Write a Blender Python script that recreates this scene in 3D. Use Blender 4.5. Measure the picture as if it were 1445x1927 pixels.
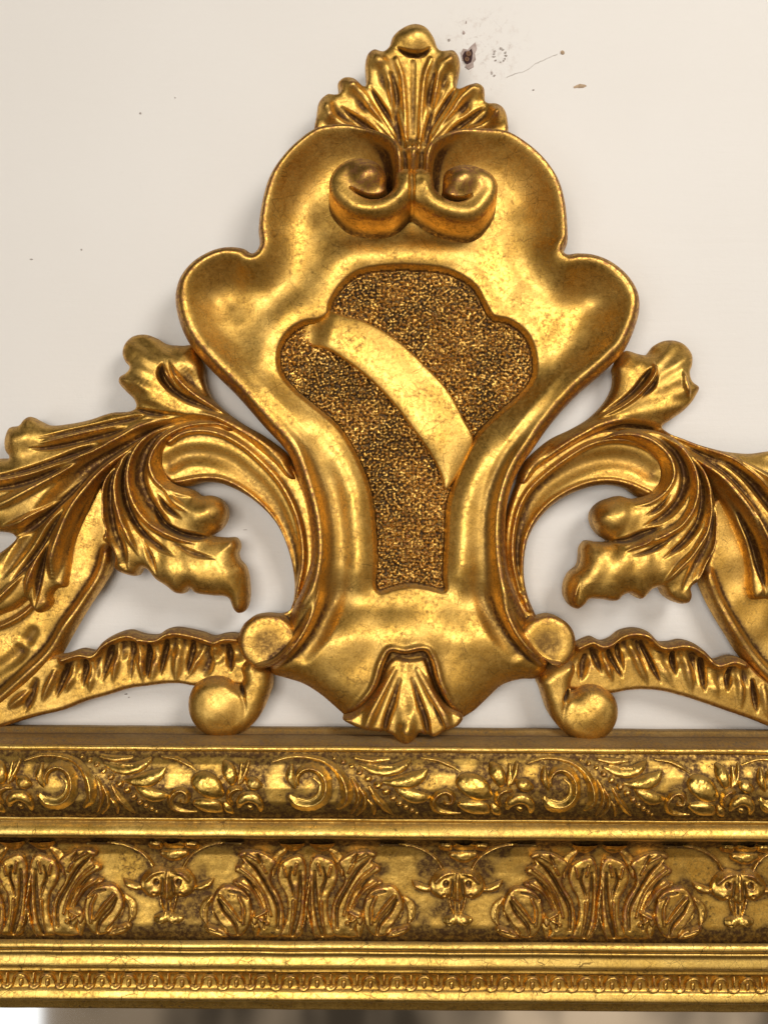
import bpy, math, random, time
import numpy as np
T0 = time.time()
random.seed(4)
RNG = np.random.default_rng(11)
for o in list(bpy.data.objects): bpy.data.objects.remove(o)
scene = bpy.context.scene
COL = scene.collection

# ---------------------------------------------------------------- measures
# Everything is drawn in carving units: 1 unit = 0.4 mm.  u runs right, v runs down, z stands out of the wall.
S = 0.0004
D = 1900.0            # camera distance from the wall
CU, CV = 722.5, 963.5
def W(u, v, z, z0):
    k = (D - z0) / D
    return ((u - CU) * k * S, -z * S, -(v - CV) * k * S)

# ---------------------------------------------------------------- camera
cam = bpy.data.cameras.new("camera"); camo = bpy.data.objects.new("camera", cam); COL.objects.link(camo)
camo.location = (0, -D * S, 0); camo.rotation_euler = (math.radians(90), 0, 0)
cam.sensor_fit = 'VERTICAL'; cam.sensor_height = 36; cam.lens = 36 * D / 1927.0
cam.clip_start = 0.01; cam.clip_end = 100
scene.camera = camo
scene.render.resolution_x = 767; scene.render.resolution_y = 1024

# ---------------------------------------------------------------- world: the dim warm room behind the camera
world = bpy.data.worlds.new("World"); scene.world = world; world.use_nodes = True
nt = world.node_tree; nt.nodes.clear()
def N(nt, typ, **kw):
    n = nt.nodes.new(typ)
    for k, v in kw.items():
        if k == 'inp':
            for a, b in v.items(): n.inputs[a].default_value = b
        else: setattr(n, k, v)
    return n
def L(nt, a, b): nt.links.new(a, b)
tc = N(nt, 'ShaderNodeTexCoord'); sep = N(nt, 'ShaderNodeSeparateXYZ'); L(nt, tc.outputs['Generated'], sep.inputs[0])
rampz = N(nt, 'ShaderNodeValToRGB')
mr = N(nt, 'ShaderNodeMapRange', inp={'From Min': -1.0, 'From Max': 1.0}); L(nt, sep.outputs['Z'], mr.inputs['Value']); L(nt, mr.outputs[0], rampz.inputs[0])
cr = rampz.color_ramp
cr.elements[0].position = 0.0; cr.elements[0].color = (0.06, 0.04, 0.025, 1)
cr.elements[1].position = 1.0; cr.elements[1].color = (0.035, 0.028, 0.022, 1)
for p, c in ((0.16, (0.14, 0.10, 0.065, 1)), (0.27, (0.52, 0.385, 0.255, 1)), (0.42, (0.60, 0.50, 0.385, 1)), (0.52, (0.50, 0.42, 0.32, 1)), (0.64, (0.22, 0.18, 0.14, 1)), (0.78, (0.05, 0.04, 0.03, 1))):
    e = cr.elements.new(p); e.color = c
def wm(op, a, b=None, c=None):
    n = N(nt, 'ShaderNodeMath', operation=op)
    for i_, v_ in enumerate((a, b, c)):
        if v_ is None: continue
        if hasattr(v_, 'node'): L(nt, v_, n.inputs[i_])
        else: n.inputs[i_].default_value = v_
    return n.outputs[0]
def wr(v_, a, b, c=0.0, d=1.0):
    n = N(nt, 'ShaderNodeMapRange', inp={'From Min': a, 'From Max': b, 'To Min': c, 'To Max': d}); L(nt, v_, n.inputs['Value']); return n.outputs[0]
# uprights of the room (door frames, furniture, curtains), soft and out of focus, varying with compass direction
at = wm('ARCTAN2', sep.outputs['X'], wm('MULTIPLY', sep.outputs['Y'], -1.0))      # 0 = straight behind the camera, + to the right
cmb = N(nt, 'ShaderNodeCombineXYZ'); L(nt, at, cmb.inputs[0]); L(nt, wm('MULTIPLY', sep.outputs['Z'], 0.5), cmb.inputs[1])
nz = N(nt, 'ShaderNodeTexNoise', inp={'Scale': 11.0, 'Detail': 3.0, 'Roughness': 0.6}); L(nt, cmb.outputs[0], nz.inputs['Vector'])
rn = wr(nz.outputs[0], 0.40, 0.60, 0.30, 1.5)
# paler wall of the room to the right, window with daylight to the left
pale = wr(at, 0.105, 0.125); low = wr(sep.outputs['Z'], 0.1, -0.15)
rn = wm('MULTIPLY', rn, wm('ADD', wr(wm('ABSOLUTE', wm('ADD', at, 0.11)), 0.20, 0.26, 0.62, 1.0), wm('MULTIPLY', wm('MULTIPLY', pale, wr(at, 1.1, 0.9)), 0.7)))
rn = wm('MULTIPLY', rn, wr(wm('ABSOLUTE', at), 0.75, 1.25, 1.0, 0.22))
mul = N(nt, 'ShaderNodeVectorMath', operation='SCALE'); L(nt, rampz.outputs[0], mul.inputs[0]); L(nt, rn, mul.inputs['Scale'])
win = wm('MULTIPLY', wr(at, -0.322, -0.334), wr(at, -0.72, -0.70)); win = wm('MULTIPLY', win, wm('MULTIPLY', wr(sep.outputs['Z'], -0.50, -0.47), wr(sep.outputs['Z'], 0.02, -0.06)))
mx = N(nt, 'ShaderNodeMix', data_type='RGBA'); L(nt, win, mx.inputs[0]); L(nt, mul.outputs[0], mx.inputs[6]); mx.inputs[7].default_value = (3.6, 3.65, 3.7, 1)
bg = N(nt, 'ShaderNodeBackground', inp={'Strength': 0.48}); L(nt, mx.outputs[2], bg.inputs['Color'])
wo = N(nt, 'ShaderNodeOutputWorld'); L(nt, bg.outputs[0], wo.inputs['Surface'])

# ---------------------------------------------------------------- lamps
def area(name, loc, target, sx, sy, power, col):
    l = bpy.data.lights.new(name, 'AREA'); l.shape = 'RECTANGLE'; l.size = sx; l.size_y = sy; l.energy = power; l.color = col
    o = bpy.data.objects.new(name, l); COL.objects.link(o); o.location = loc
    from mathutils import Vector
    o.rotation_euler = (Vector(target) - Vector(loc)).to_track_quat('-Z', 'Y').to_euler()
    return o
area('ceiling_lamp', (0.85, -1.45, 0.85), (0, 0, -0.05), 0.6, 0.6, 16.5, (1.0, 0.955, 0.89))
area('room_lamp', (-0.35, -2.1, 0.15), (0, 0, -0.05), 0.85, 0.55, 20, (1.0, 0.955, 0.885))

scene.view_settings.view_transform = 'Standard'; scene.view_settings.look = 'None'
scene.view_settings.exposure = 0.0; scene.view_settings.gamma = 1.0; scene.view_settings.use_curve_mapping = False

# ---------------------------------------------------------------- materials
def newmat(name):
    m = bpy.data.materials.new(name); m.use_nodes = True; m.node_tree.nodes.clear(); return m
def mixc(nt, fac, a, b):
    n = N(nt, 'ShaderNodeMix', data_type='RGBA')
    for sock, v in ((n.inputs[0], fac), (n.inputs[6], a), (n.inputs[7], b)):
        if hasattr(v, 'node'): L(nt, v, sock)
        else: sock.default_value = v
    return n.outputs[2]
def mrange(nt, v, a, b, c=0.0, d=1.0):
    n = N(nt, 'ShaderNodeMapRange', inp={'From Min': a, 'From Max': b, 'To Min': c, 'To Max': d}); L(nt, v, n.inputs['Value']); return n.outputs[0]
def mth(nt, op, a, b=None):
    n = N(nt, 'ShaderNodeMath', operation=op)
    for i, v in enumerate((a, b)):
        if v is None: continue
        if hasattr(v, 'node'): L(nt, v, n.inputs[i])
        else: n.inputs[i].default_value = v
    return n.outputs[0]
def gold(name, leaf=(0.90, 0.575, 0.15), glaze=(0.095, 0.042, 0.013), bole=(0.34, 0.145, 0.06), rough=0.40, tarnish=0.55, crack=0.75, dirt_shade=1.2):
    m = newmat(name); nt = m.node_tree
    geo = N(nt, 'ShaderNodeNewGeometry'); P = geo.outputs['Position']
    att = N(nt, 'ShaderNodeAttribute', attribute_name='relief', attribute_type='GEOMETRY')
    rel = att.outputs['Fac']                     # + = ridge, - = hollow (brown antiquing glaze, deepened as painted shade)
    n1 = N(nt, 'ShaderNodeTexNoise', inp={'Scale': 34.0, 'Detail': 6.0, 'Roughness': 0.62}); L(nt, P, n1.inputs['Vector'])
    n2 = N(nt, 'ShaderNodeTexNoise', inp={'Scale': 330.0, 'Detail': 5.0, 'Roughness': 0.7}); L(nt, P, n2.inputs['Vector'])
    n3 = N(nt, 'ShaderNodeTexNoise', inp={'Scale': 1500.0, 'Detail': 3.0, 'Roughness': 0.6}); L(nt, P, n3.inputs['Vector'])
    # leaf tone, mottled
    c = mixc(nt, mrange(nt, n1.outputs[0], 0.40, 0.64), (leaf[0]*0.86, leaf[1]*0.80, leaf[2]*0.62, 1), (leaf[0], leaf[1], leaf[2], 1))
    gr = N(nt, 'ShaderNodeTexNoise', inp={'Scale': 900.0, 'Detail': 4.0, 'Roughness': 0.75}); L(nt, P, gr.inputs['Vector'])
    c = mixc(nt, mrange(nt, gr.outputs[0], 0.62, 0.40, 0.0, 0.45), c, (leaf[0]*0.40, leaf[1]*0.30, leaf[2]*0.22, 1))
    # brown glaze: blotches, and hollows darkened further as painted shade
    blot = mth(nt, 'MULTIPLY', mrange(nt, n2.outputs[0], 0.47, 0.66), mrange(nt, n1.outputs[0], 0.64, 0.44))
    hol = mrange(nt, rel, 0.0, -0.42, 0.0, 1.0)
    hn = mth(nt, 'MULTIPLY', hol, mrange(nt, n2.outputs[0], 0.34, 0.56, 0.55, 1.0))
    g = mth(nt, 'MAXIMUM', mth(nt, 'MULTIPLY', blot, tarnish), mth(nt, 'MULTIPLY', hn, dirt_shade * 0.9))
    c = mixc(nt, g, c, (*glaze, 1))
    # red clay bole where the leaf is rubbed off the edges
    rub = mth(nt, 'MULTIPLY', mrange(nt, rel, 0.18, 0.85), mrange(nt, n2.outputs[0], 0.40, 0.60))
    c = mixc(nt, mth(nt, 'MULTIPLY', rub, 0.9), c, (*bole, 1))
    # specks
    sp = mrange(nt, n3.outputs[0], 0.66, 0.74)
    c = mixc(nt, mth(nt, 'MULTIPLY', sp, 0.6), c, (0.06, 0.028, 0.012, 1))
    # crackle
    warp = N(nt, 'ShaderNodeMix', data_type='VECTOR'); warp.inputs[0].default_value = 0.004
    L(nt, P, warp.inputs[4]); L(nt, n1.outputs['Color'], warp.inputs[5])
    v = N(nt, 'ShaderNodeTexVoronoi', feature='DISTANCE_TO_EDGE', inp={'Scale': 120.0}); L(nt, warp.outputs[1], v.inputs['Vector'])
    v2 = N(nt, 'ShaderNodeTexVoronoi', feature='DISTANCE_TO_EDGE', inp={'Scale': 47.0}); L(nt, warp.outputs[1], v2.inputs['Vector'])
    ck = mth(nt, 'MAXIMUM', mrange(nt, v.outputs['Distance'], 0.026, 0.0), mth(nt, 'MULTIPLY', mrange(nt, v2.outputs['Distance'], 0.012, 0.0), 1.0))
    n4 = N(nt, 'ShaderNodeTexNoise', inp={'Scale': 75.0, 'Detail': 3.0}); L(nt, P, n4.inputs['Vector'])
    ck = mth(nt, 'MULTIPLY', mth(nt, 'MULTIPLY', ck, mrange(nt, n4.outputs[0], 0.42, 0.58)), crack)
    c = mixc(nt, mth(nt, 'MULTIPLY', ck, 0.75), c, (0.10, 0.045, 0.015, 1))
    # house dust lying on faces that look up
    sepn = N(nt, 'ShaderNodeSeparateXYZ'); L(nt, geo.outputs['Normal'], sepn.inputs[0])
    dust = mth(nt, 'MULTIPLY', mrange(nt, sepn.outputs['Z'], 0.55, 0.98), mrange(nt, n2.outputs[0], 0.3, 0.6, 0.5, 0.8))
    c = mixc(nt, mth(nt, 'MULTIPLY', dust, 0.6), c, (0.16, 0.12, 0.085, 1))
    b = N(nt, 'ShaderNodeBsdfPrincipled'); L(nt, c, b.inputs['Base Color'])
    met = mth(nt, 'SUBTRACT', 1.0, mth(nt, 'MULTIPLY', dust, 0.6)); met = mth(nt, 'SUBTRACT', met, mth(nt, 'MULTIPLY', g, 0.25)); L(nt, met, b.inputs['Metallic'])
    r = mth(nt, 'ADD', mrange(nt, n2.outputs[0], 0.3, 0.7, rough - 0.05, rough + 0.12), mth(nt, 'MULTIPLY', g, 0.12))
    r = mth(nt, 'ADD', r, mth(nt, 'MULTIPLY', dust, 0.3)); L(nt, r, b.inputs['Roughness'])
    hgt = mth(nt, 'ADD', mth(nt, 'MULTIPLY', n2.outputs[0], 0.6), mth(nt, 'MULTIPLY', n3.outputs[0], 0.18))
    hgt = mth(nt, 'SUBTRACT', hgt, mth(nt, 'MULTIPLY', ck, 0.22))
    bp = N(nt, 'ShaderNodeBump', inp={'Strength': 0.5, 'Distance': 0.0004}); L(nt, hgt, bp.inputs['Height']); L(nt, bp.outputs[0], b.inputs['Normal'])
    o = N(nt, 'ShaderNodeOutputMaterial'); L(nt, b.outputs[0], o.inputs['Surface'])
    return m
M_GOLD = gold('gold_leaf', rough=0.40)
M_RAIL = gold('gold_rail', leaf=(1.0, 0.70, 0.20), rough=0.38, tarnish=0.45, crack=1.2, dirt_shade=0.8)
M_FRIEZE = gold('gold_frieze', leaf=(0.98, 0.63, 0.15), glaze=(0.075, 0.034, 0.010), rough=0.36, tarnish=1.0, crack=0.6, dirt_shade=1.1)
M_DULL = gold('gold_dull', leaf=(0.66, 0.44, 0.15), glaze=(0.20, 0.13, 0.06), rough=0.5, tarnish=0.9, crack=0.2, dirt_shade=1.0)
M_FRZORN = gold('gold_low_relief', leaf=(0.94, 0.60, 0.15), glaze=(0.075, 0.034, 0.011), rough=0.36, tarnish=1.0, crack=0.5, dirt_shade=1.0)
M_ORN = gold('gold_ornament', leaf=(0.98, 0.66, 0.17), glaze=(0.075, 0.034, 0.011), rough=0.32, tarnish=0.5, crack=0.25, dirt_shade=1.0)
M_STIP = gold('gold_stipple', leaf=(0.90, 0.56, 0.15), glaze=(0.05, 0.026, 0.010), rough=0.34, tarnish=0.9, crack=0.0, dirt_shade=1.2)

def plain(name, col, rough=0.6, metal=0.0, bump=None):
    m = newmat(name); nt = m.node_tree
    b = N(nt, 'ShaderNodeBsdfPrincipled', inp={'Roughness': rough, 'Metallic': metal})
    geo = N(nt, 'ShaderNodeNewGeometry')
    n = N(nt, 'ShaderNodeTexNoise', inp={'Scale': 260.0, 'Detail': 5.0}); L(nt, geo.outputs['Position'], n.inputs['Vector'])
    c = mixc(nt, mrange(nt, n.outputs[0], 0.35, 0.65), (col[0]*0.65, col[1]*0.62, col[2]*0.6, 1), (*col, 1)); L(nt, c, b.inputs['Base Color'])
    bp = N(nt, 'ShaderNodeBump', inp={'Strength': 0.6, 'Distance': 0.0006}); L(nt, n.outputs[0], bp.inputs['Height']); L(nt, bp.outputs[0], b.inputs['Normal'])
    o = N(nt, 'ShaderNodeOutputMaterial'); L(nt, b.outputs[0], o.inputs['Surface'])
    return m
M_PLUG = plain('brown_plug', (0.22, 0.11, 0.05), 0.5)
M_HOLE = plain('hole_dark', (0.05, 0.02, 0.02), 0.9)
M_PLASTER = plain('bare_plaster', (0.52, 0.42, 0.38), 0.9)
M_CHIP = plain('chip_tan', (0.55, 0.40, 0.26), 0.9)
M_HAIR = plain('hairline', (0.66, 0.61, 0.56), 0.9)
M_CHIPG = plain('chip_grey', (0.55, 0.50, 0.46), 0.9)

def wallmat():
    m = newmat('painted_plaster'); nt = m.node_tree
    geo = N(nt, 'ShaderNodeNewGeometry'); P = geo.outputs['Position']
    n1 = N(nt, 'ShaderNodeTexNoise', inp={'Scale': 5.0, 'Detail': 4.0}); L(nt, P, n1.inputs['Vector'])
    n2 = N(nt, 'ShaderNodeTexNoise', inp={'Scale': 240.0, 'Detail': 6.0, 'Roughness': 0.65}); L(nt, P, n2.inputs['Vector'])
    mp = N(nt, 'ShaderNodeMapping', inp={'Scale': (14, 14, 130)}); L(nt, P, mp.inputs['Vector'])
    n3 = N(nt, 'ShaderNodeTexNoise', inp={'Scale': 1.0, 'Detail': 5.0, 'Roughness': 0.6}); L(nt, mp.outputs[0], n3.inputs['Vector'])
    c = mixc(nt, mrange(nt, n1.outputs[0], 0.3, 0.7), (0.785, 0.75, 0.705, 1), (0.81, 0.78, 0.74, 1))
    # smudges and hairlines
    mp2 = N(nt, 'ShaderNodeMapping', inp={'Scale': (60, 60, 60)}); L(nt, P, mp2.inputs['Vector'])
    n4 = N(nt, 'ShaderNodeTexNoise', inp={'Scale': 1.0, 'Detail': 8.0, 'Roughness': 0.75}); L(nt, mp2.outputs[0], n4.inputs['Vector'])
    c = mixc(nt, mth(nt, 'MULTIPLY', mrange(nt, n4.outputs[0], 0.66, 0.76), 0.22), c, (0.45, 0.38, 0.31, 1))
    # bruised patch of old filler round the screw hole
    vd = N(nt, 'ShaderNodeVectorMath', operation='DISTANCE'); L(nt, P, vd.inputs[0]); hx, hy, hz = W(905, 92, 0, 0); vd.inputs[1].default_value = (hx, 0, hz)
    near = mrange(nt, vd.outputs['Value'], 0.042, 0.008)
    n5 = N(nt, 'ShaderNodeTexNoise', inp={'Scale': 150.0, 'Detail': 6.0, 'Roughness': 0.7}); L(nt, P, n5.inputs['Vector'])
    c = mixc(nt, mth(nt, 'MULTIPLY', mth(nt, 'MULTIPLY', near, mrange(nt, n5.outputs[0], 0.52, 0.68)), 0.55), c, (0.52, 0.42, 0.36, 1))
    v = N(nt, 'ShaderNodeTexVoronoi', feature='DISTANCE_TO_EDGE', inp={'Scale': 62.0}); L(nt, P, v.inputs['Vector'])
    ckn = mth(nt, 'MULTIPLY', mth(nt, 'MULTIPLY', mrange(nt, v.outputs['Distance'], 0.02, 0.0), near), mrange(nt, n5.outputs[0], 0.45, 0.6))
    c = mixc(nt, mth(nt, 'MULTIPLY', ckn, 0.5), c, (0.40, 0.34, 0.30, 1))
    b = N(nt, 'ShaderNodeBsdfPrincipled', inp={'Roughness': 0.55}); L(nt, c, b.inputs['Base Color'])
    b.inputs['Specular IOR Level'].default_value = 0.3
    h = mth(nt, 'ADD', mth(nt, 'MULTIPLY', n2.outputs[0], 0.35), mth(nt, 'MULTIPLY', n3.outputs[0], 0.8))
    h = mth(nt, 'ADD', h, mth(nt, 'MULTIPLY', mth(nt, 'MULTIPLY', n5.outputs[0], near), 0.8))
    bp = N(nt, 'ShaderNodeBump', inp={'Strength': 0.5, 'Distance': 0.0009}); L(nt, h, bp.inputs['Height']); L(nt, bp.outputs[0], b.inputs['Normal'])
    o = N(nt, 'ShaderNodeOutputMaterial'); L(nt, b.outputs[0], o.inputs['Surface'])
    return m
M_WALL = wallmat()
def mirrormat():
    m = newmat('old_mirror'); nt = m.node_tree
    geo = N(nt, 'ShaderNodeNewGeometry')
    n = N(nt, 'ShaderNodeTexNoise', inp={'Scale': 900.0, 'Detail': 3.0}); L(nt, geo.outputs['Position'], n.inputs['Vector'])
    c = mixc(nt, mrange(nt, n.outputs[0], 0.66, 0.74), (0.86, 0.86, 0.84, 1), (0.95, 0.95, 0.95, 1))
    b = N(nt, 'ShaderNodeBsdfPrincipled', inp={'Roughness': 0.05, 'Metallic': 1.0}); L(nt, c, b.inputs['Base Color'])
    o = N(nt, 'ShaderNodeOutputMaterial'); L(nt, b.outputs[0], o.inputs['Surface'])
    return m
M_MIRROR = mirrormat()

# ---------------------------------------------------------------- carving tools
def smooth(a, b, x):
    t = np.clip((x - a) / (b - a), 0, 1); return t * t * (3 - 2 * t)
def spline(pts, step=6.0, closed=False):
    P = np.array(pts, float); n = len(P); out = []
    rng = range(n) if closed else range(n - 1)
    for i in rng:
        if closed: p0, p1, p2, p3 = P[i - 1], P[i], P[(i + 1) % n], P[(i + 2) % n]
        else: p0, p1, p2, p3 = P[max(i - 1, 0)], P[i], P[i + 1], P[min(i + 2, n - 1)]
        d1 = np.linalg.norm(p2[:2] - p1[:2]) + 1e-6
        d0 = np.linalg.norm(p1[:2] - p0[:2]) + 1e-6; d2 = np.linalg.norm(p3[:2] - p2[:2]) + 1e-6
        # tangents limited by the shorter neighbour (keeps notches crisp, no overshoot)
        m1 = ((p1 - p0) / d0 + (p2 - p1) / d1) * 0.5 * d1 if d0 > 1e-3 else (p2 - p1)
        m2 = ((p2 - p1) / d1 + (p3 - p2) / d2) * 0.5 * d1 if d2 > 1e-3 else (p2 - p1)
        k = max(1, int(math.ceil(d1 / step)))
        for j in range(k):
            t = j / k
            out.append((2*t**3-3*t**2+1)*p1 + (t**3-2*t**2+t)*m1 + (-2*t**3+3*t**2)*p2 + (t**3-t**2)*m2)
    if not closed: out.append(P[-1])
    return np.array(out)
def polydist(X, Y, poly):
    """signed distance (+inside) and nearest boundary point"""
    best = np.full(X.shape, 1e12, np.float32); bx = np.zeros(X.shape, np.float32); by = np.zeros(X.shape, np.float32)
    ins = np.zeros(X.shape, bool); n = len(poly)
    for i in range(n):
        ax, ay = poly[i][:2]; cx, cy = poly[(i + 1) % n][:2]; dx, dy = cx - ax, cy - ay; l2 = dx*dx + dy*dy
        if l2 < 1e-9: continue
        t = np.clip(((X - ax) * dx + (Y - ay) * dy) / l2, 0, 1)
        qx = ax + t * dx; qy = ay + t * dy; d = (X - qx)**2 + (Y - qy)**2
        m = d < best
        best = np.where(m, d, best); bx = np.where(m, qx, bx); by = np.where(m, qy, by)
        if dy != 0:
            lo, hi = (ay, cy) if ay < cy else (cy, ay)
            rows = (Y >= lo) & (Y < hi)
            ins ^= rows & (X < ax + (Y - ay) * (dx / dy))
    d = np.sqrt(best); return np.where(ins, d, -d), bx, by
def blur(H, r):
    """gaussian-ish blur of a regular grid by r cells"""
    r = max(1, int(round(r)))
    for _ in range(2):
        for ax in (0, 1):
            pad = [(0, 0), (0, 0)]; pad[ax] = (r + 1, r)
            c = np.cumsum(np.pad(H, pad, mode='edge'), axis=ax)
            a = np.take(c, range(2*r+1, c.shape[ax]), axis=ax); b = np.take(c, range(0, c.shape[ax] - 2*r - 1), axis=ax)
            H = (a - b) / (2*r + 1)
    return H
def vnoise(X, Y, cell, seed=0):
    rg = np.random.default_rng(seed); G = rg.random((256, 256))
    x = X / cell + 1000; y = Y / cell + 1000; ix = np.floor(x).astype(int); iy = np.floor(y).astype(int)
    fx = x - ix; fy = y - iy; fx = fx*fx*(3-2*fx); fy = fy*fy*(3-2*fy)
    g = lambda a, b: G[a % 256, b % 256]
    return (g(ix, iy)*(1-fx)*(1-fy) + g(ix+1, iy)*fx*(1-fy) + g(ix, iy+1)*(1-fx)*fy + g(ix+1, iy+1)*fx*fy) * 2 - 1
def profile(q, kind):
    a = np.abs(q)
    if kind == 'cos': return np.where(a < 1, 0.5 + 0.5*np.cos(np.pi*np.minimum(a, 1)), 0)
    if kind == 'round': return np.sqrt(np.clip(1 - a*a, 0, 1))
    if kind == 'ridge': return np.clip(1 - a, 0, 1)**1.2
    if kind == 'saw': # full height at the line, long slope on the left side of travel, sheer drop on the right
        return np.where(q >= 0, np.clip(1 - q, 0, 1)**1.4, np.clip(1 + q*6, 0, 1))
    if kind == 'was': return np.where(q <= 0, np.clip(1 + q, 0, 1)**1.4, np.clip(1 - q*6, 0, 1))
    return np.clip(1 - a*a, 0, 1)**2
def stroke(H, X, Y, pts, kind='cos', mode='add', step=7.0):
    """pts: (x, y, half width, height)"""
    C = spline(pts, step); wm = max(p[2] for p in pts) + 2
    x0, x1 = C[:, 0].min() - wm, C[:, 0].max() + wm; y0, y1 = C[:, 1].min() - wm, C[:, 1].max() + wm
    cols = np.where((X.max(0) >= x0) & (X.min(0) <= x1))[0]; rows = np.where((Y.max(1) >= y0) & (Y.min(1) <= y1))[0]
    if len(cols) == 0 or len(rows) == 0: return H
    sl = (slice(rows[0], rows[-1] + 1), slice(cols[0], cols[-1] + 1)); x = X[sl]; y = Y[sl]
    best = np.zeros(x.shape); 
    for i in range(len(C) - 1):
        a, b = C[i], C[i+1]; dx, dy = b[0]-a[0], b[1]-a[1]; l2 = dx*dx+dy*dy
        if l2 < 1e-9: continue
        t = np.clip(((x-a[0])*dx + (y-a[1])*dy)/l2, 0, 1)
        ex = x-(a[0]+t*dx); ey = y-(a[1]+t*dy); d = np.sqrt(ex*ex+ey*ey)
        if kind in ('saw', 'was'): d = d*np.where(ex*dy-ey*dx > 0, 1, -1)
        w = np.maximum(a[2]+(b[2]-a[2])*t, 0.4); h = a[3]+(b[3]-a[3])*t
        v = h*profile(d/w, kind)
        best = np.where(np.abs(v) > np.abs(best), v, best)
    if mode == 'add': H[sl] += best
    else: H[sl] = np.maximum(H[sl], best)
    return H
def blob(H, X, Y, x, y, rx, ry, h, rot=0.0, kind='sq', mode='add'):
    c, s = math.cos(rot), math.sin(rot); a = ((X-x)*c+(Y-y)*s)/rx; b = (-(X-x)*s+(Y-y)*c)/ry; q = np.sqrt(a*a+b*b)
    v = h*profile(q, kind)
    return H + v if mode == 'add' else np.maximum(H, v)

ROOT_LOC = W(722.5, 1960, 0, 0)
def emit(name, V, F, mat, parent, rel=None, smoothf=True):
    """link vertices (world metres) as one mesh object with its origin at its middle"""
    V = np.asarray(V, float); c = (V.min(0) + V.max(0)) / 2
    me = bpy.data.meshes.new(name)
    F = [np.asarray(f) for f in F if len(f)]
    nf = sum(len(f) for f in F); 
    me.vertices.add(len(V)); me.vertices.foreach_set('co', (V - c).ravel())
    loops = np.concatenate([f.ravel() for f in F]); sizes = np.concatenate([np.full(len(f), f.shape[1]) for f in F])
    me.loops.add(len(loops)); me.loops.foreach_set('vertex_index', loops.astype(np.int32))
    me.polygons.add(nf); st = np.concatenate([[0], np.cumsum(sizes)[:-1]]).astype(np.int32)
    me.polygons.foreach_set('loop_start', st); me.polygons.foreach_set('loop_total', sizes.astype(np.int32))
    me.polygons.foreach_set('use_smooth', np.full(nf, smoothf))
    me.update(calc_edges=True); me.validate()
    if rel is not None:
        a = me.attributes.new('relief', 'FLOAT', 'POINT'); a.data.foreach_set('value', np.asarray(rel, np.float32))
    me.materials.append(mat)
    o = bpy.data.objects.new(name, me); COL.objects.link(o); o['_w'] = list(c)
    place(o, c, parent); return o
def wpos(o): return np.array(o['_w'])
def place(o, c, parent):
    o.parent = parent
    base = wpos(parent) if parent is not None else np.zeros(3)
    o.location = tuple(np.array(c) - base); o['_w'] = list(map(float, c))

def relief(name, outline, hfun, z0, zback, mat, parent, res=2.0, relscale=7.0, relr=4, sider=-0.1, inset=0.0, shift=(0, 0), raw=False, slant=0):
    """a carved piece: outline -> height grid (front), walls down to zback"""
    poly = np.array(outline, float) if raw else spline(outline, 5.0, True)
    x0, y0 = poly[:, :2].min(0) - 2*res; x1, y1 = poly[:, :2].max(0) + 2*res
    xs = np.arange(x0, x1 + res, res); ys = np.arange(y0, y1 + res, res); X, Y = np.meshgrid(xs, ys)
    X = X.astype(np.float32); Y = Y.astype(np.float32)
    sd, bx, by = polydist(X, Y, poly)
    ins = sd > 0
    cell = ins[:-1, :-1].astype(int) + ins[1:, :-1] + ins[:-1, 1:] + ins[1:, 1:]
    keep = cell > 0
    used = np.zeros(X.shape, bool)
    used[:-1, :-1] |= keep; used[1:, :-1] |= keep; used[:-1, 1:] |= keep; used[1:, 1:] |= keep
    mv = used & ~ins
    X = np.where(mv, bx, X); Y = np.where(mv, by, Y); sd = np.where(mv, 0, sd)
    H = hfun(X.astype(float), Y.astype(float), np.maximum(sd, 0).astype(float)); Radd = 0
    if isinstance(H, tuple): H, Radd = H
    Hs = np.where(used, H, np.nan)
    fill = np.where(used, H, np.nanmean(Hs))
    wgt = used.astype(float)
    R = H - blur(fill*wgt, relr) / np.maximum(blur(wgt, relr), 1e-3)
    R = R / relscale
    R = np.where(sd < 2*res, np.minimum(R, 0.9) * 0.6 + 0.35, R)     # rubbed outer edges
    R = R + Radd*np.ones_like(H) + (0.6*smooth(11, 1, sd) if name not in ('stippled_ground', 'ribbon') else 0)
    idx = -np.ones(X.shape, int); idx[used] = np.arange(used.sum())
    k = (D - z0) / D
    V = np.stack([(X[used]-CU)*k*S, -H[used]*S, -(Y[used]-CV)*k*S], 1)
    q = np.stack([idx[:-1, :-1][keep], idx[1:, :-1][keep], idx[1:, 1:][keep], idx[:-1, 1:][keep]], 1)
    # border edges
    e = np.concatenate([q[:, [0, 1]], q[:, [1, 2]], q[:, [2, 3]], q[:, [3, 0]]])
    key = np.sort(e, 1); key = key[:, 0].astype(np.int64)*10**8 + key[:, 1]
    u, inv, cnt = np.unique(key, return_inverse=True, return_counts=True)
    be = e[cnt[inv] == 1]
    bv = np.unique(be); m = -np.ones(len(V), int); m[bv] = np.arange(len(bv)) + len(V)
    mid = V[bv].copy(); gx = X[used][bv]; gy = Y[used][bv]
    cx, cy = poly[:, 0].mean(), poly[:, 1].mean()
    zt = -V[bv, 1] / S
    mid[:, 1] = -zback * S; mid[:, 0] += (shift[0] + (gx-cx)*slant) * k * S; mid[:, 2] -= (shift[1] + (gy-cy)*slant) * k * S
    V2 = np.concatenate([V, mid]); rel = np.concatenate([R[used], np.full(len(bv), sider)])
    wq = np.stack([be[:, 1], be[:, 0], m[be[:, 0]], m[be[:, 1]]], 1)
    o = emit(name, V2, [q, wq], mat, parent, rel)
    return o

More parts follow.
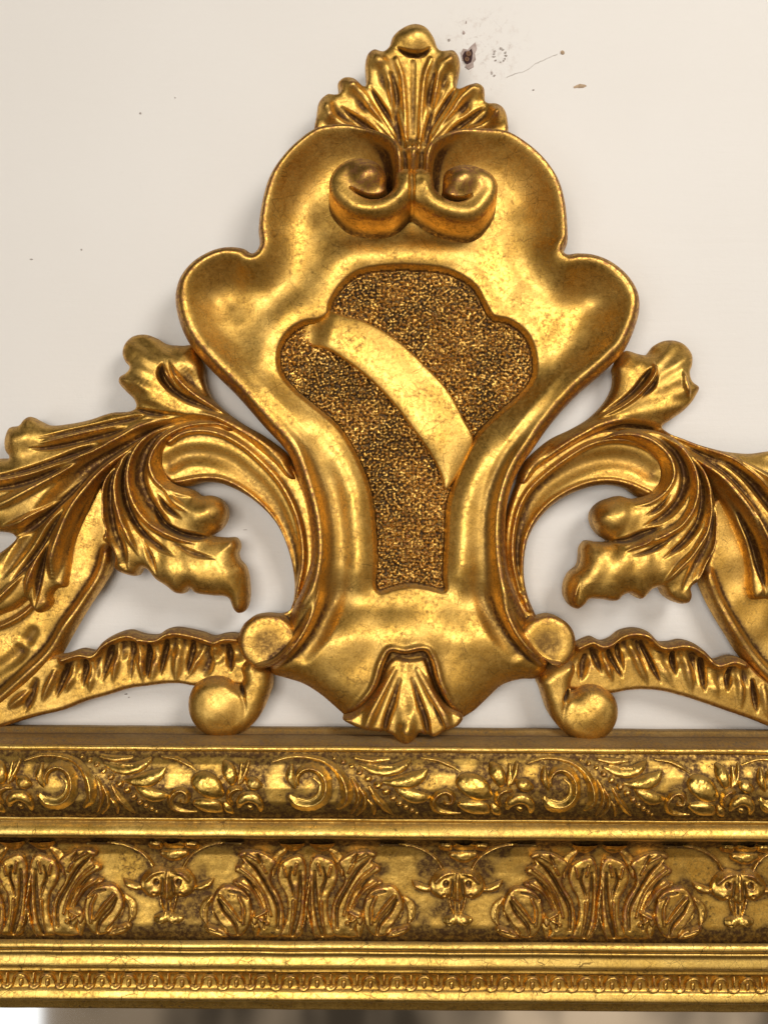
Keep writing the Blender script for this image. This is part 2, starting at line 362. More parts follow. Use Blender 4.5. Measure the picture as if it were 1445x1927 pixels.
FOOT = {}
def deposit(x, y):
    i = np.clip((x-OX0).astype(int), 0, 1698); j = np.clip((y-OY0).astype(int), 0, 398)
    OCC[j, i] = 1; OCC[j+1, i] = 1; OCC[j, i+1] = 1; OCC[j+1, i+1] = 1
def motif(name, box, hfun, base, z0, mat, parent, res=1.5, eps=0.5, relscale=4.0, tilt=None):
    """raised ornament laid on a surface whose height is base(X,Y); only where it stands proud"""
    xs = np.arange(box[0], box[2] + res, res); ys = np.arange(box[1], box[3] + res, res); X, Y = np.meshgrid(xs, ys)
    H = hfun(X, Y); B = base(X, Y)
    on = H > eps
    keep = (on[:-1, :-1].astype(int) + on[1:, :-1] + on[:-1, 1:] + on[1:, 1:]) > 0
    used = np.zeros(X.shape, bool)
    used[:-1, :-1] |= keep; used[1:, :-1] |= keep; used[:-1, 1:] |= keep; used[1:, 1:] |= keep
    Z = B + np.where(on, H, -2.5)
    R = (H - blur(H, 3)) / relscale; R = np.where(on, R, -1.0)
    idx = -np.ones(X.shape, int); idx[used] = np.arange(used.sum()); k = (D-z0)/D
    V = np.stack([(X[used]-CU)*k*S, -Z[used]*S, -(Y[used]-CV)*k*S], 1)
    q = np.stack([idx[:-1, :-1][keep], idx[1:, :-1][keep], idx[1:, 1:][keep], idx[:-1, 1:][keep]], 1)
    o = emit(name, V, [q], mat, parent, R[used]); FOOT[name] = (X[on], Y[on]); deposit(X[on], Y[on]); return o

def edge(d, r, drop):
    t = np.clip(d / r, 0, 1); return -drop * (1 - np.sqrt(np.clip(1 - (1-t)**2, 0, 1)))
def wob(X, Y, s=1.0, seed=3):
    return (vnoise(X, Y, 48, seed)*1.1 + vnoise(X, Y, 19, seed+1)*0.16) * s

# ---------------------------------------------------------------- the wall
def wall():
    V = []; n = 60
    xs = np.linspace(-1.1, 1.1, n); zs = np.linspace(-1.1, 1.1, n); X, Z = np.meshgrid(xs, zs)
    Yv = 0.0006*np.sin(X*9+1)*np.cos(Z*7) 
    V = np.stack([X.ravel(), np.abs(Yv).ravel(), Z.ravel()], 1)
    i = np.arange(n*n).reshape(n, n); q = np.stack([i[:-1, :-1].ravel(), i[:-1, 1:].ravel(), i[1:, 1:].ravel(), i[1:, :-1].ravel()], 1)
    o = emit('wall', V, [q], M_WALL, None); o['kind'] = 'structure'
    return o
WALL = wall()

# ---------------------------------------------------------------- the mirror (one thing)
root = bpy.data.objects.new('gilded_mirror', None); COL.objects.link(root); root.location = ROOT_LOC; root['_w'] = list(ROOT_LOC)
root.empty_display_size = 0.05
root['label'] = 'carved gilt mirror frame with shell and acanthus crest, hung on the cream wall'
root['category'] = 'mirror'

# ---- mouldings
TILT = 0.0062
def rail_profile():
    # (v at x = 722, z) down the face of the frame
    return [
     ('back_rail', M_DULL, [(1368,0),(1371,52),(1379,58),(1383,64)]),
     ('cove_rail', M_DULL, [(1383,64),(1386,82),(1392,100),(1400,112),(1404,117)]),
     ('top_fillet', M_RAIL, [(1404,117),(1405.5,124),(1408,127),(1412,127.5),(1415,126),(1416.5,121)]),
     ('scroll_frieze', M_FRIEZE, [(1416.5,121),(1422,123),(1440,132),(1460,138),(1485,141),(1510,139),(1528,132),(1538,126),(1541,124)]),
     ('bead_fillet', M_RAIL, [(1541,124),(1541.5,127),(1543,128.5),(1545.5,127),(1546,122)]),
     ('torus_rail', M_RAIL, [(1546,122),(1547.5,116.5),(1550.5,117),(1552.5,121.5),(1556,124.5),(1561,127.5),(1567,130),(1573,131.5),(1577,130.5),(1579.5,124),(1580,112)]),
     ('mask_frieze', M_FRIEZE, [(1580,112),(1583,100),(1592,91),(1610,86),(1640,85),(1680,86),(1715,88),(1740,90),(1755,89),(1766,86),(1771,84)]),
     ('round_bead', M_RAIL, [(1771,84),(1771.5,90),(1773,93),(1777,96.5),(1783,99),(1787,99),(1789,97),(1791,92)]),
     ('sight_rail', M_RAIL, [(1791,92),(1791.5,95),(1794,96.5),(1797,95.5),(1798,90.0),(1810,93),(1820,95),(1822.5,93),(1823,80)]),
     ('quirk', M_FRIEZE, [(1823,80),(1826,78),(1829,79.5),(1831,79),(1832,72)]),
     ('bead_channel', M_FRIEZE, [(1832,72),(1835,68),(1848,67),(1860,67),(1863,69)]),
     ('inner_rail', M_RAIL, [(1863,68),(1864,69.5),(1870,71.5),(1880,74.5),(1885,74.5),(1886.5,64)]),
     ('rebate', M_FRIEZE, [(1886.5,64),(1890,62),(1899,56),(1900.5,52),(1901,38)]),
    ]
PROF = rail_profile(); RAILS = {}; FRZ = {}
OX0, OY0 = -110, 1400; OCC = np.zeros((400, 1700), np.float32)      # where ornament stands: ground round it darkened by glaze and painted shade
allv = np.array([p for _, _, pr in PROF for p in pr])
def zprof(v):
    """height of the moulding face at position v"""
    return np.interp(v, allv[:, 0] + np.arange(len(allv))*1e-6, allv[:, 1])
def rails():
    for name, mat, pr in PROF:
        fz_ = name.endswith('frieze'); xs = np.linspace(-95, 1540, 820 if fz_ else 230)
        P = np.array(pr, float); out = [P[0]]
        for a, b in zip(P[:-1], P[1:]):
            k = max(1, int(np.hypot(*(b-a)) / (2.2 if name.endswith('frieze') else 5)))
            for j in range(1, k+1): out.append(a+(b-a)*j/k)
        P = np.array(out); V = []; R = []
        nx = len(xs)
        amp = 1.0 if mat is M_RAIL else 0.6
        for i, (v, z) in enumerate(P):
            dz = wob(xs, np.full(nx, v), 0.35*amp, 9); dv = vnoise(xs, np.full(nx, v*0.2), 60, 5)*0.5
            if fz_: dz = dz + (vnoise(xs, np.full(nx, v), 9, 12)*0.22 + vnoise(xs, np.full(nx, v), 3.6, 13)*0.12)
            if i in (0, len(P)-1): dz = dz*0
            k = (D - z)/D
            V.append(np.stack([(xs-CU)*(D-100)/D*S*1.0, -(z+dz)*S, -((v+dv+(xs-CU)*TILT)-CV)*k*S], 1))
            zz = P[max(0, i-2):i+3, 1].mean(); R.append(np.full(nx, np.clip((z-zz)/7, -1, 1)*1.0 - (0.25 if i in (0, len(P)-1) else 0)))
        V = np.concatenate(V); n = len(P); ix = np.arange(n*nx).reshape(n, nx)
        q = np.stack([ix[:-1, :-1].ravel(), ix[1:, :-1].ravel(), ix[1:, 1:].ravel(), ix[:-1, 1:].ravel()], 1)
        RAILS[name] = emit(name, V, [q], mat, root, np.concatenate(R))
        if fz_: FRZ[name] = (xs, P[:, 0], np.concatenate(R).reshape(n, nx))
rails()
print('rails', time.time()-T0)

# mirror glass with a bevelled top edge
g = []
for v, z in ((1893, 44), (1990, 44), (1990, 36), (1893, 36)):
    for x in (-95, 1540): g.append(((x-CU)*(D-44)/D*S, -z*S, -(v-CV+(x-CU)*TILT)*(D-z)/D*S))
emit('mirror_glass', g, [np.array([[0, 2, 3, 1], [2, 4, 5, 3], [4, 6, 7, 5], [6, 0, 1, 7]])], M_MIRROR, root, smoothf=False)

# ---- ornaments of the friezes.  Motifs are drawn round their own centre, laid on the profile and copied along it.
def put_copies(first, spots, x_first, sx0=1.0):
    """spots: (x centre, x scale, y jitter)"""
    out = [first]; fx, fy = FOOT[first.name.split('.')[0]]
    for (x, sx, dy) in spots:
        deposit(x + (fx-x_first)*sx, fy)
        c = first.copy(); COL.objects.link(c)
        w = np.array(first['_w']); k = (D-100)/D
        nw = np.array([ (x-CU)*k*S + (w[0]-(x_first-CU)*k*S)*sx, w[1], w[2] - ((x-x_first)*TILT + dy)*S*k ])
        place(c, nw, first.parent); c.scale = (sx, 1, 1); out.append(c)
    return out
def fz(z0):
    return lambda X, Y: zprof(Y) 
A1 = 579.0
F1 = RAILS['scroll_frieze']; F2 = RAILS['mask_frieze']; CH = RAILS['bead_channel']
TY = (A1-CU)*TILT
def m1(name, box, strokes, blobs=()):
    def hf(X, Y):
        H = np.zeros(X.shape)
        for s in strokes:
            kind = s[0]; stroke(H, X, Y, [(a_, b_, w_*1.18, h_*0.92) for a_, b_, w_, h_ in s[1]], kind, 'max', 5.0)
        for b in blobs: H = blob(H, X, Y, *b[:5], b[5], b[6], b[7] if len(b) > 7 else 'round', 'max')
        rough = vnoise(X, Y, 7, 7)*0.6 + vnoise(X, Y, 3.6, 8)*0.3
        return np.where(H > 0.4, H + rough*0.8, H)
    o = motif(name, box, hf, lambda X, Y: zprof(Y)-0.8, 130, M_ORN, F1, res=1.5)
    w = np.array(o['_w']); place(o, w + np.array([0, 0, -TY*S]), F1)
    return o
SP1 = [(116, 0.915, 0), (1042, 0.86, 0), (1440, 0.88, 0), (-303, 0.905, 0)]
def rep1(o, only=None):
    x0, x1 = [ (v.co.x) for v in (o.data.vertices[0], o.data.vertices[-1])][:2]
    w = o['_w'][0]; off = w/(S*(D-100)/D) + CU - A1
    sp = []
    for (x, sx, dy) in SP1:
        xc = x + off*sx
        if -60 < xc < 1510: sp.append((x, sx, dy))
    put_copies(o, sp, A1)
def leafS(pts): return ('round', pts)
rep1(m1('curled_scroll', (500, 1418, 625, 1536), [
    ('ridge', [(547,1498,6,4),(562,1512,11,9),(590,1512,13,12),(611,1494,13,14),(614,1468,12,14),(603,1451,10,14),(583,1444,9,14),(567,1450,8,13),(560,1462,6,10),(562,1474,4,6)]),
    ('round', [(549,1442,4,6),(547,1457,8,12),(552,1472,6,9),(556,1480,3,4)]),
    ('ridge', [(560,1500,3,3),(582,1503,4,6),(600,1490,4,7),(602,1472,4,6),(590,1462,3,4)])]))
rep1(m1('crescent_leaf', (500, 1415, 672, 1528), [
    ('ridge', [(513,1434,3,4),(546,1426,4,5),(586,1427,5,6),(619,1437,6,8),(640,1455,9,11),(652,1480,12,14),(652,1504,10,13),(638,1520,5,5)])]))
for pts in ([(662,1462,3,4),(673,1482,6,10),(675,1502,6,10),(662,1531,3,5)], [(676,1478,3,5),(688,1500,6,9),(685,1518,5,8),(672,1535,3,5)],
            [(694,1476,3,5),(708,1498,7,9),(724,1518,7,8),(738,1533,3,4)], [(690,1500,2,4),(703,1518,5,7),(704,1534,3,5)]):
    a = np.array(pts); rep1(m1('feather', (a[:,0].min()-9, 1450, a[:,0].max()+9, 1538), [('ridge', pts)]))
beads = [(629,1428,3),(646,1434,4),(662,1441,4.6),(677,1452,5.4),(693,1463,6.2),(711,1475,7),(727,1487,6.2),(740,1500,5.6),(752,1510,5.2),(764,1518,4.6),(775,1525,4),(784,1531,3)]
for x, y, r in beads:
    rep1(m1('seed_bead', (x-r-2, y-r-2, x+r+2, y+r+2), [], [(x, y, r, r, r*1.25, 0, 0)][0:0] or [(x, y, r, r, r*1.3, 0.0, 'max', 'round')] ) if False else
         (lambda x=x, y=y, r=r: m1('seed_bead', (x-r-3, y-r-3, x+r+3, y+r+3), [('round', [(x-.5,y,r,r*1.3),(x+.5,y,r,r*1.3)])]))())
rep1(m1('long_leaf', (660, 1418, 740, 1440), [('round', [(668,1427,3,4),(699,1431,5,8),(732,1430,3,3)])]))
rep1(m1('long_leaf', (670, 1424, 778, 1462), [('round', [(679,1440,3,4),(705,1449,7,9),(735,1449,9,12),(758,1441,8,11),(770,1433,4,4)]), ('ridge', [(690,1437,2,6),(730,1441,3,13),(762,1434,2,7)])]))
rep1(m1('pointed_leaf', (715, 1446, 812, 1484), [('round', [(722,1470,3,3),(745,1470,9,11),(772,1466,13,14),(792,1458,9,9),(803,1447,3,3)]), ('ridge', [(735,1470,2,10),(770,1465,3,16),(792,1458,2,10)])]))
rep1(m1('pointed_leaf', (735, 1468, 816, 1512), [('round', [(742,1476,3,3),(757,1485,9,11),(776,1495,12,14),(794,1498,9,10),(806,1497,4,3)]), ('ridge', [(750,1480,2,9),(776,1494,3,16),(798,1499,2,8)])]))
rep1(m1('small_scroll', (803, 1478, 868, 1534), [('ridge', [(866,1531,3,4),(840,1530,6,8),(820,1522,7,10),(814,1508,7,11),(821,1494,7,12),(837,1487,7,12),(850,1496,7,12),(847,1508,6,12),(838,1508,5,9)])]))
rep1(m1('stem', (790, 1420, 870, 1458), [('ridge', [(792,1428,2,3),(825,1432,5,6),(848,1441,5,6),(866,1452,2,3)])]))
# the flower
rep1(m1('petal', (852, 1445, 925, 1505), [('round', [(862,1470,6,6),(878,1472,17,14),(898,1482,19,15),(914,1492,10,8)]), ('ridge', [(868,1462,3,8),(890,1472,4,17),(912,1488,3,10)])]))
rep1(m1('petal', (860, 1500, 922, 1538), [('round', [(868,1512,7,7),(886,1516,13,12),(906,1520,12,11),(916,1528,5,5)]), ('ridge', [(872,1524,2,6),(892,1522,3,13),(912,1514,2,9)])]))
rep1(m1('petal', (914, 1432, 955, 1480), [('round', [(926,1440,6,6),(933,1452,12,13),(940,1468,9,10),(940,1476,4,5)])]))
rep1(m1('petal', (950, 1432, 985, 1482), [('round', [(972,1438,4,5),(968,1452,5,10),(960,1470,5,9)]), ('round', [(958,1440,3,4),(957,1456,4,8),(955,1474,4,7)])]))
rep1(m1('petal', (966, 1460, 1006, 1492), [('round', [(972,1468,5,6),(984,1475,11,13),(998,1479,5,6)])]))
rep1(m1('curled_petal', (926, 1476, 966, 1520), [('ridge', [(940,1514,4,5),(934,1502,7,11),(938,1490,8,13),(950,1484,7,12),(960,1486,4,6)])]))
rep1(m1('curled_petal', (948, 1488, 1008, 1534), [('round', [(954,1518,5,6),(960,1506,9,12),(974,1499,10,14),(990,1504,9,13),(998,1518,7,9),(998,1528,4,4)]), ('round', [(974,1520,4,4),(978,1522,5,6)])]))
rep1(m1('sepal', (918, 1505, 950, 1538), [('round', [(926,1514,4,5),(932,1524,8,9),(938,1532,5,5)])]))
# finely punched ground between the leaves
print('frieze1', time.time()-T0)

# ---- second frieze: masks and acanthus clumps
C2 = 860.0
def m2(name, box, strokes, mat=M_ORN, deep=0.8, parent=None, par=F2, xc=0, bz=90, rough=1.0, holes=()):
    def hf(X, Y):
        H = np.zeros(X.shape)
        for s in strokes: stroke(H, X, Y, s[1], s[0], 'max', 5.0)
        for (hx, hy, r, dd) in holes:
            q = np.sqrt((X-hx)**2+(Y-hy)**2)/r; H = np.where(H > 0.5, np.maximum(H - dd*np.clip(1-q**4, 0, 1), 0.6), H)
        rg = vnoise(X, Y, 7, 17)*0.8 + vnoise(X, Y, 3.6, 18)*0.4
        return np.where(H > 0.4, H + rg*rough, H)
    o = motif(name, box, hf, lambda X, Y: zprof(Y)-deep, bz, mat, par, res=1.5)
    w = np.array(o['_w']); place(o, w + np.array([0, 0, -(xc-CU)*TILT*S]), par)
    return o
c = C2; y = 1664.0
MS = [(314, 1, 0), (1391, 1, 0)]
def mk(dx, dy, w, h): return (c+dx, y+dy, w, h)
def mask_face():
    P = spline([(c+a, y+b) for a, b in [(-54,2),(-46,-16),(-30,-30),(-14,-33),(0,-27),(14,-33),(30,-30),(46,-16),(54,2),(46,18),(30,27),(14,25),(6,31),(-6,31),(-14,25),(-30,27),(-46,18)]], 4, True)
    def hf(X, Y):
        d, _, _ = polydist(X, Y, P)
        H = 13 + edge(np.clip(d, 0, None), 13, 10)
        for a in (-1, 1):
            stroke(H, X, Y, [mk(a*8,-24,5,2), mk(a*24,-22,7,6), mk(a*40,-8,6,3)], 'cos')
            H = blob(H, X, Y, c+a*28, y+12, 20, 15, 6, 0, 'cos'); H = blob(H, X, Y, c+a*21, y-4, 13, 12, 3, 0, 'cos')
            stroke(H, X, Y, [mk(a*9,-10,4,-2), mk(a*10,6,5,-6), mk(a*12,22,4,-4)], 'cos')
            q = np.hypot(X-(c+a*21), Y-(y-4))/6.5; H = H - 14*np.clip(1-q**3, 0, 1)
            q = np.hypot(X-(c+a*25), Y-(y+15))/4.0; H = H - 6*np.clip(1-q**2, 0, 1)
        stroke(H, X, Y, [mk(0,-26,5,3), mk(0,0,6,5), mk(0,26,7,5)], 'cos')
        H = H + vnoise(X, Y, 8, 19)*1.1 + vnoise(X, Y, 4, 20)*0.4
        return np.where(d > 0, np.maximum(H, 1.0), 0)
    o = motif('mask_face', (c-58, y-38, c+58, y+36), hf, lambda X, Y: zprof(Y)-1.0, 90, M_FRZORN, F2, res=1.4, relscale=3.6)
    w = np.array(o['_w']); place(o, w + np.array([0, 0, -(c-CU)*TILT*S]), F2); return o
put_copies(mask_face(), MS, c)
for s_ in (-1, 1):
    put_copies(m2('mask_ear', (c+min(s_*40, s_*92), y-14, c+max(s_*40, s_*92), y+22), [('round', [mk(s_*84,-6,3,3), mk(s_*76,1,7,11), mk(s_*62,7,8,11), mk(s_*44,9,5,6)])], xc=c), MS, c)
    put_copies(m2('tendril', (c+min(s_*22, s_*150), y-92, c+max(s_*22, s_*150), y-22), [('ridge', [mk(s_*26,-26,5,10), mk(s_*40,-48,4,9), mk(s_*68,-68,4,8), mk(s_*104,-79,3.5,7), mk(s_*142,-83,3,6)])], xc=c), MS, c)
    put_copies(m2('mask_whisker', (c+min(s_*2, s_*26), y+20, c+max(s_*2, s_*26), y+60), [('ridge', [mk(s_*16,22,3,8), mk(s_*13,38,4,8), mk(s_*7,58,3,6)]), ('ridge', [mk(s_*4,26,2.5,7), mk(s_*4,42,3,7), mk(s_*3,58,2.5,5)])], xc=c), MS, c)
    put_copies(m2('berry', (c+12+s_*34-15, y-84, c+12+s_*34+15, y-58), [('round', [mk(12+s_*34-6,-74,9,12), mk(12+s_*34+5,-72,9,12)])], xc=c), MS, c)
    put_copies(m2('mask_tuft', (c+2+min(s_*0, s_*26)-2, y+48, c+2+max(s_*0, s_*26)+2, y+82), [('round', [mk(s_*2,62,10,10), mk(s_*12,66,11,12), mk(s_*23,66,7,7)]), ('ridge', [mk(s_*4,52,3,10), mk(s_*10,72,5,13), mk(s_*20,74,3,9)])], xc=c), MS, c)
put_copies(m2('mask_crown', (c-24, y-84, c+48, y-40), [('round', [mk(0,-74,8,10), mk(12,-76,11,14), mk(26,-73,8,10)]), ('round', [mk(-8,-56,8,10), mk(12,-54,14,16), mk(32,-56,8,10)]), ('ridge', [mk(-4,-60,3,13), mk(12,-50,3,18), mk(28,-60,3,13)])], xc=c), MS, c)

B2 = 579.0; PS = [(52, 1, 0), (1129, 1, 0)]
def pk(dx, v, w, h): return (B2+dx, v, w, h)
def slab(name, s, poly, hh, grooves=(), ridges=(), lean=0.0, er=7, rough=1.0):
    """flat carved leaf: outline, rounded shoulders, cut grooves and raised ribs (dx from the stalk, v, half width, depth)"""
    P = spline([(B2+s*a*(1.0+0.07*(a > 60)), b) for a, b in poly], 4, True); grooves = [[(a*(1.0+0.07*(a > 60)), b, w_, h_) for a, b, w_, h_ in g_] for g_ in grooves]; ridges = [[(a*(1.0+0.07*(a > 60)), b, w_, h_) for a, b, w_, h_ in g_] for g_ in ridges]
    def hf(X, Y):
        d, _, _ = polydist(X, Y, P)
        H = hh + edge(np.clip(d, 0, None), er, hh*0.75) + lean*(1765-Y)/100
        for g_ in ridges: stroke(H, X, Y, [(B2+s*a, b, w_+0.8, h_) for a, b, w_, h_ in g_], 'cos')
        for g_ in grooves: stroke(H, X, Y, [(B2+s*a, b, w_+0.8, -h_) for a, b, w_, h_ in g_], 'cos')
        H = H + (vnoise(X, Y, 9, 17)*0.6 + vnoise(X, Y, 3.6, 18)*0.15)*rough
        return np.where(d > 0, np.maximum(H, 0.9), 0)
    x0, y0 = P[:, :2].min(0)-2; x1, y1 = P[:, :2].max(0)+2
    o = motif(name, (x0, y0, x1, y1), hf, lambda X, Y: zprof(Y)-1.2, 90, M_FRZORN, F2, res=1.5, relscale=3.2)
    w = np.array(o['_w']); place(o, w + np.array([0, 0, -(B2-CU)*TILT*S]), F2); return o
for s_ in (-1, 1):
    for pts_ in ([(60,1760),(72,1720),(84,1690),(100,1668)], [(92,1762),(94,1740),(100,1722),(112,1706)], [(40,1600),(52,1612),(60,1630),(62,1650)], [(172,1690),(184,1706),(186,1724),(180,1738)]):
        n_ = len(pts_); W_ = [5, 9, 8, 3]
        put_copies(m2('leaflet', (B2+min(s_*a*1.05 for a, b in pts_)-12, min(b for a, b in pts_)-10, B2+max(s_*a*1.05 for a, b in pts_)+12, min(1768, max(b for a, b in pts_)+10)),
            [('round', [pk(s_*a*1.05, b, W_[k_], 5) for k_, (a, b) in enumerate(pts_)]), ('ridge', [pk(s_*a*1.05, b, 2.6, 8) for a, b in pts_])], xc=B2, rough=0.8, mat=M_FRZORN), PS, B2)
    put_copies(slab('inner_leaf', s_, [(7,1618),(16,1610),(34,1614),(50,1624),(57,1645),(52,1668),(42,1684),(38,1712),(44,1740),(52,1762),(12,1763),(7,1735),(5,1690)], 7,
        [[(14,1640,3,4),(14,1680,5,10),(18,1720,5,11),(28,1760,4,8)], [(30,1632,2,3),(34,1654,3,8),(28,1672,3,9),(24,1688,2,4)]], [[(26,1694,3,7),(27,1720,3,6),(34,1758,2,4)], [(44,1630,3,6),(40,1648,3,5)], [(20,1624,3,6),(24,1644,3,5)]], 3), PS, B2)
    put_copies(slab('outer_leaf', s_, [(50,1762),(44,1730),(46,1706),(54,1684),(64,1660),(62,1640),(58,1622),(70,1608),(90,1600),(112,1600),(122,1608),(112,1620),(128,1634),(126,1642),(112,1650),(132,1660),(124,1668),(108,1674),(92,1692),(83,1712),(90,1732),(84,1748),(90,1762)], 7,
        [[(112,1612,2,4),(90,1634,4,12),(68,1672,4,11),(56,1706,4,10),(56,1745,3,5)], [(124,1640,2,4),(104,1656,3.5,12),(84,1684,3.5,11),(74,1716,3,9),(76,1745,2,4)], [(86,1606,3,5),(80,1622,4,8)]],
        [[(104,1604,3,8),(84,1618,3,7),(72,1640,3,6)], [(116,1630,3,7),(94,1650,3,7),(74,1684,3,6),(64,1720,3,6)], [(122,1656,3,7),(100,1672,3,7),(86,1700,3,5)], [(70,1735,5,7),(84,1726,3,5)]], 5), PS, B2)
    put_copies(slab('curled_leaf_tip', s_, [(118,1763),(102,1742),(97,1715),(101,1692),(112,1676),(130,1666),(150,1667),(163,1682),(169,1704),(164,1726),(150,1744),(136,1762)], 9,
        [[(106,1690,2,5),(118,1680,3,9),(136,1676,2,6)], [(156,1692,2,6),(146,1712,4,12),(126,1738,4,11),(122,1758,2,6)], [(166,1712,2,4),(156,1732,3,9),(140,1752,3,7)]],
        [[(120,1684,3,5),(112,1704,4,6),(112,1735,4,5)], [(152,1684,4,8),(134,1706,4,8),(118,1730,3,6)]], 4), PS, B2)
    put_copies(slab('foot_leaf', s_, [(138,1764),(146,1750),(160,1742),(176,1738),(182,1746),(174,1756),(160,1764)], 8, [[(150,1756,2,5),(168,1748,2,6)]], [[(160,1748,4,5),(172,1744,4,5)]]), PS, B2)
    put_copies(slab('thorn', s_, [(66,1710),(80,1708),(96,1716),(99,1732),(92,1742),(82,1728),(70,1720)], 11, [], [[(74,1714,3,4),(90,1722,3,6)]]), PS, B2)
    put_copies(m2('drop', (B2+s_*28-30, 1581, B2+s_*28+30, 1612), [('round', [pk(s_*14,1586,10,10), pk(s_*28,1589,15,13), pk(s_*42,1586,10,9)])], xc=B2), PS, B2)
put_copies(m2('stalk', (B2-30, 1612, B2+24, 1769), [('ridge', [pk(8,1616,3,7),pk(4,1660,4,15),pk(-2,1700,5,16),pk(-6,1735,5,14),pk(-22,1766,4,8)]), ('ridge', [pk(-2,1700,3,10),pk(4,1735,4,13),pk(16,1766,4,7)])], xc=B2), PS, B2)
print('frieze2', time.time()-T0)

# ---- small running ornament of horseshoes and darts in the inner channel
c = 697.0; y = 1847.0
hs = m2('horseshoe', (c-20, 1833, c+20, 1863), [('ridge', [(c-15,1856,4,5),(c-13,1846,4.5,10),(c-7,1838,4.5,12),(c,1836,4.5,12),(c+7,1838,4.5,12),(c+13,1846,4.5,10),(c+15,1856,4,5)]), ('round', [(c,1850,5,6),(c,1857,5,6)])], par=CH, xc=c, bz=70, rough=0.6)
dt = m2('dart', (c+15, 1833, c+37, 1864), [('ridge', [(c+25.7,1835,3,8),(c+25.7,1848,4,11),(c+25.7,1860,3,5)]), ('round', [(c+18,1859,5,8),(c+25,1861,5,8),(c+33,1859,5,8)])], par=CH, xc=c, bz=70, rough=0.6)
sp = [(c + 51.4*k + random.uniform(-1.2, 1.2), 1, random.uniform(-.5, .5)) for k in range(-14, 16) if k]
put_copies(hs, sp, c); put_copies(dt, sp, c)

def glaze_shade_ground():
    G = np.maximum(blur(OCC, 6)*0.85, blur(OCC, 2)*0.7)  # blurred footprint darkens the ground: glaze with shade painted in
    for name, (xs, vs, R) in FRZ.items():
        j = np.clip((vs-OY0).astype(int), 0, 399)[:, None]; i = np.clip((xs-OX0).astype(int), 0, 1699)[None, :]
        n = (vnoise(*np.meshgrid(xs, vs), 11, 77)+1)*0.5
        edge_ = smooth(16, 2, vs-vs[0])*0.8 + smooth(34, 10, vs[-1]-vs)*1.0  # frieze edges darkened as well: glaze plus painted shade
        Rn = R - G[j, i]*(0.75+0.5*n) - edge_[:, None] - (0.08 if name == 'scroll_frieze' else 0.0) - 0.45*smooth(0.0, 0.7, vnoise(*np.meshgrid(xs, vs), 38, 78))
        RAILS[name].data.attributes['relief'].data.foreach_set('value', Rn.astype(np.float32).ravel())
glaze_shade_ground()

# ---------------------------------------------------------------- crest: the cartouche
CART = [(775,300),(750,279),(721,263),(688,250),(659,242),(629,242),(596,249),(563,271),(534,300),(509,337),(494,385),(487,437),(488,468),(479,479),
 (463,471),(430,468),(398,476),(362,498),(339,528),(331,560),(336,599),(355,645),(391,690),(443,742),(495,801),(541,853),(560,898),(576,950),(585,1003),(584,1055),
 (572,1096),(551,1143),(535,1180),(512,1235),(510,1268),(534,1277),(569,1288),(603,1309),(628,1330),(647,1346),(672,1353),(702,1366),(760,1374),(820,1373),(846,1364),(868,1354),(892,1340),(917,1317),(946,1291),(981,1280),(1013,1278),
 (1030,1262),(1022,1225),(993,1165),(976,1130),(960,1085),(953,1048),(951,983),(957,937),(975,888),(1003,846),(1035,801),(1081,749),(1133,703),(1172,664),(1191,625),(1201,586),(1198,554),(1178,521),(1146,495),(1113,482),(1081,479),
 (1060,480),(1066,462),(1066,437),(1061,387),(1049,346),(1024,308),(987,275),(949,254),(920,250),(887,250),(854,256),(825,271),(800,287)]
RECESS = [(619,597),(625,573),(645,541),(677,517),(729,508),(788,508),(846,516),(888,541),(909,576),(924,600),(957,609),(986,632),(1001,671),(999,710),(976,742),(937,775),(898,814),(872,859),(853,905),(840,950),(836,1015),(833,1085),(834,1108),
 (807,1103),(772,1098),(737,1104),(713,1110),(711,1048),(707,983),(697,918),(671,853),(638,801),(593,762),(554,729),(531,697),(528,664),(544,632),(573,613),(606,606)]
RECP = spline(RECESS, 5, True)
NICHE = [(648,1356),(675,1330),(705,1290),(722,1240),(734,1221),(760,1224),(800,1220),(812,1238),(824,1280),(842,1318),(868,1358),(800,1420),(700,1420)]
NICHP = spline(NICHE, 5, True)
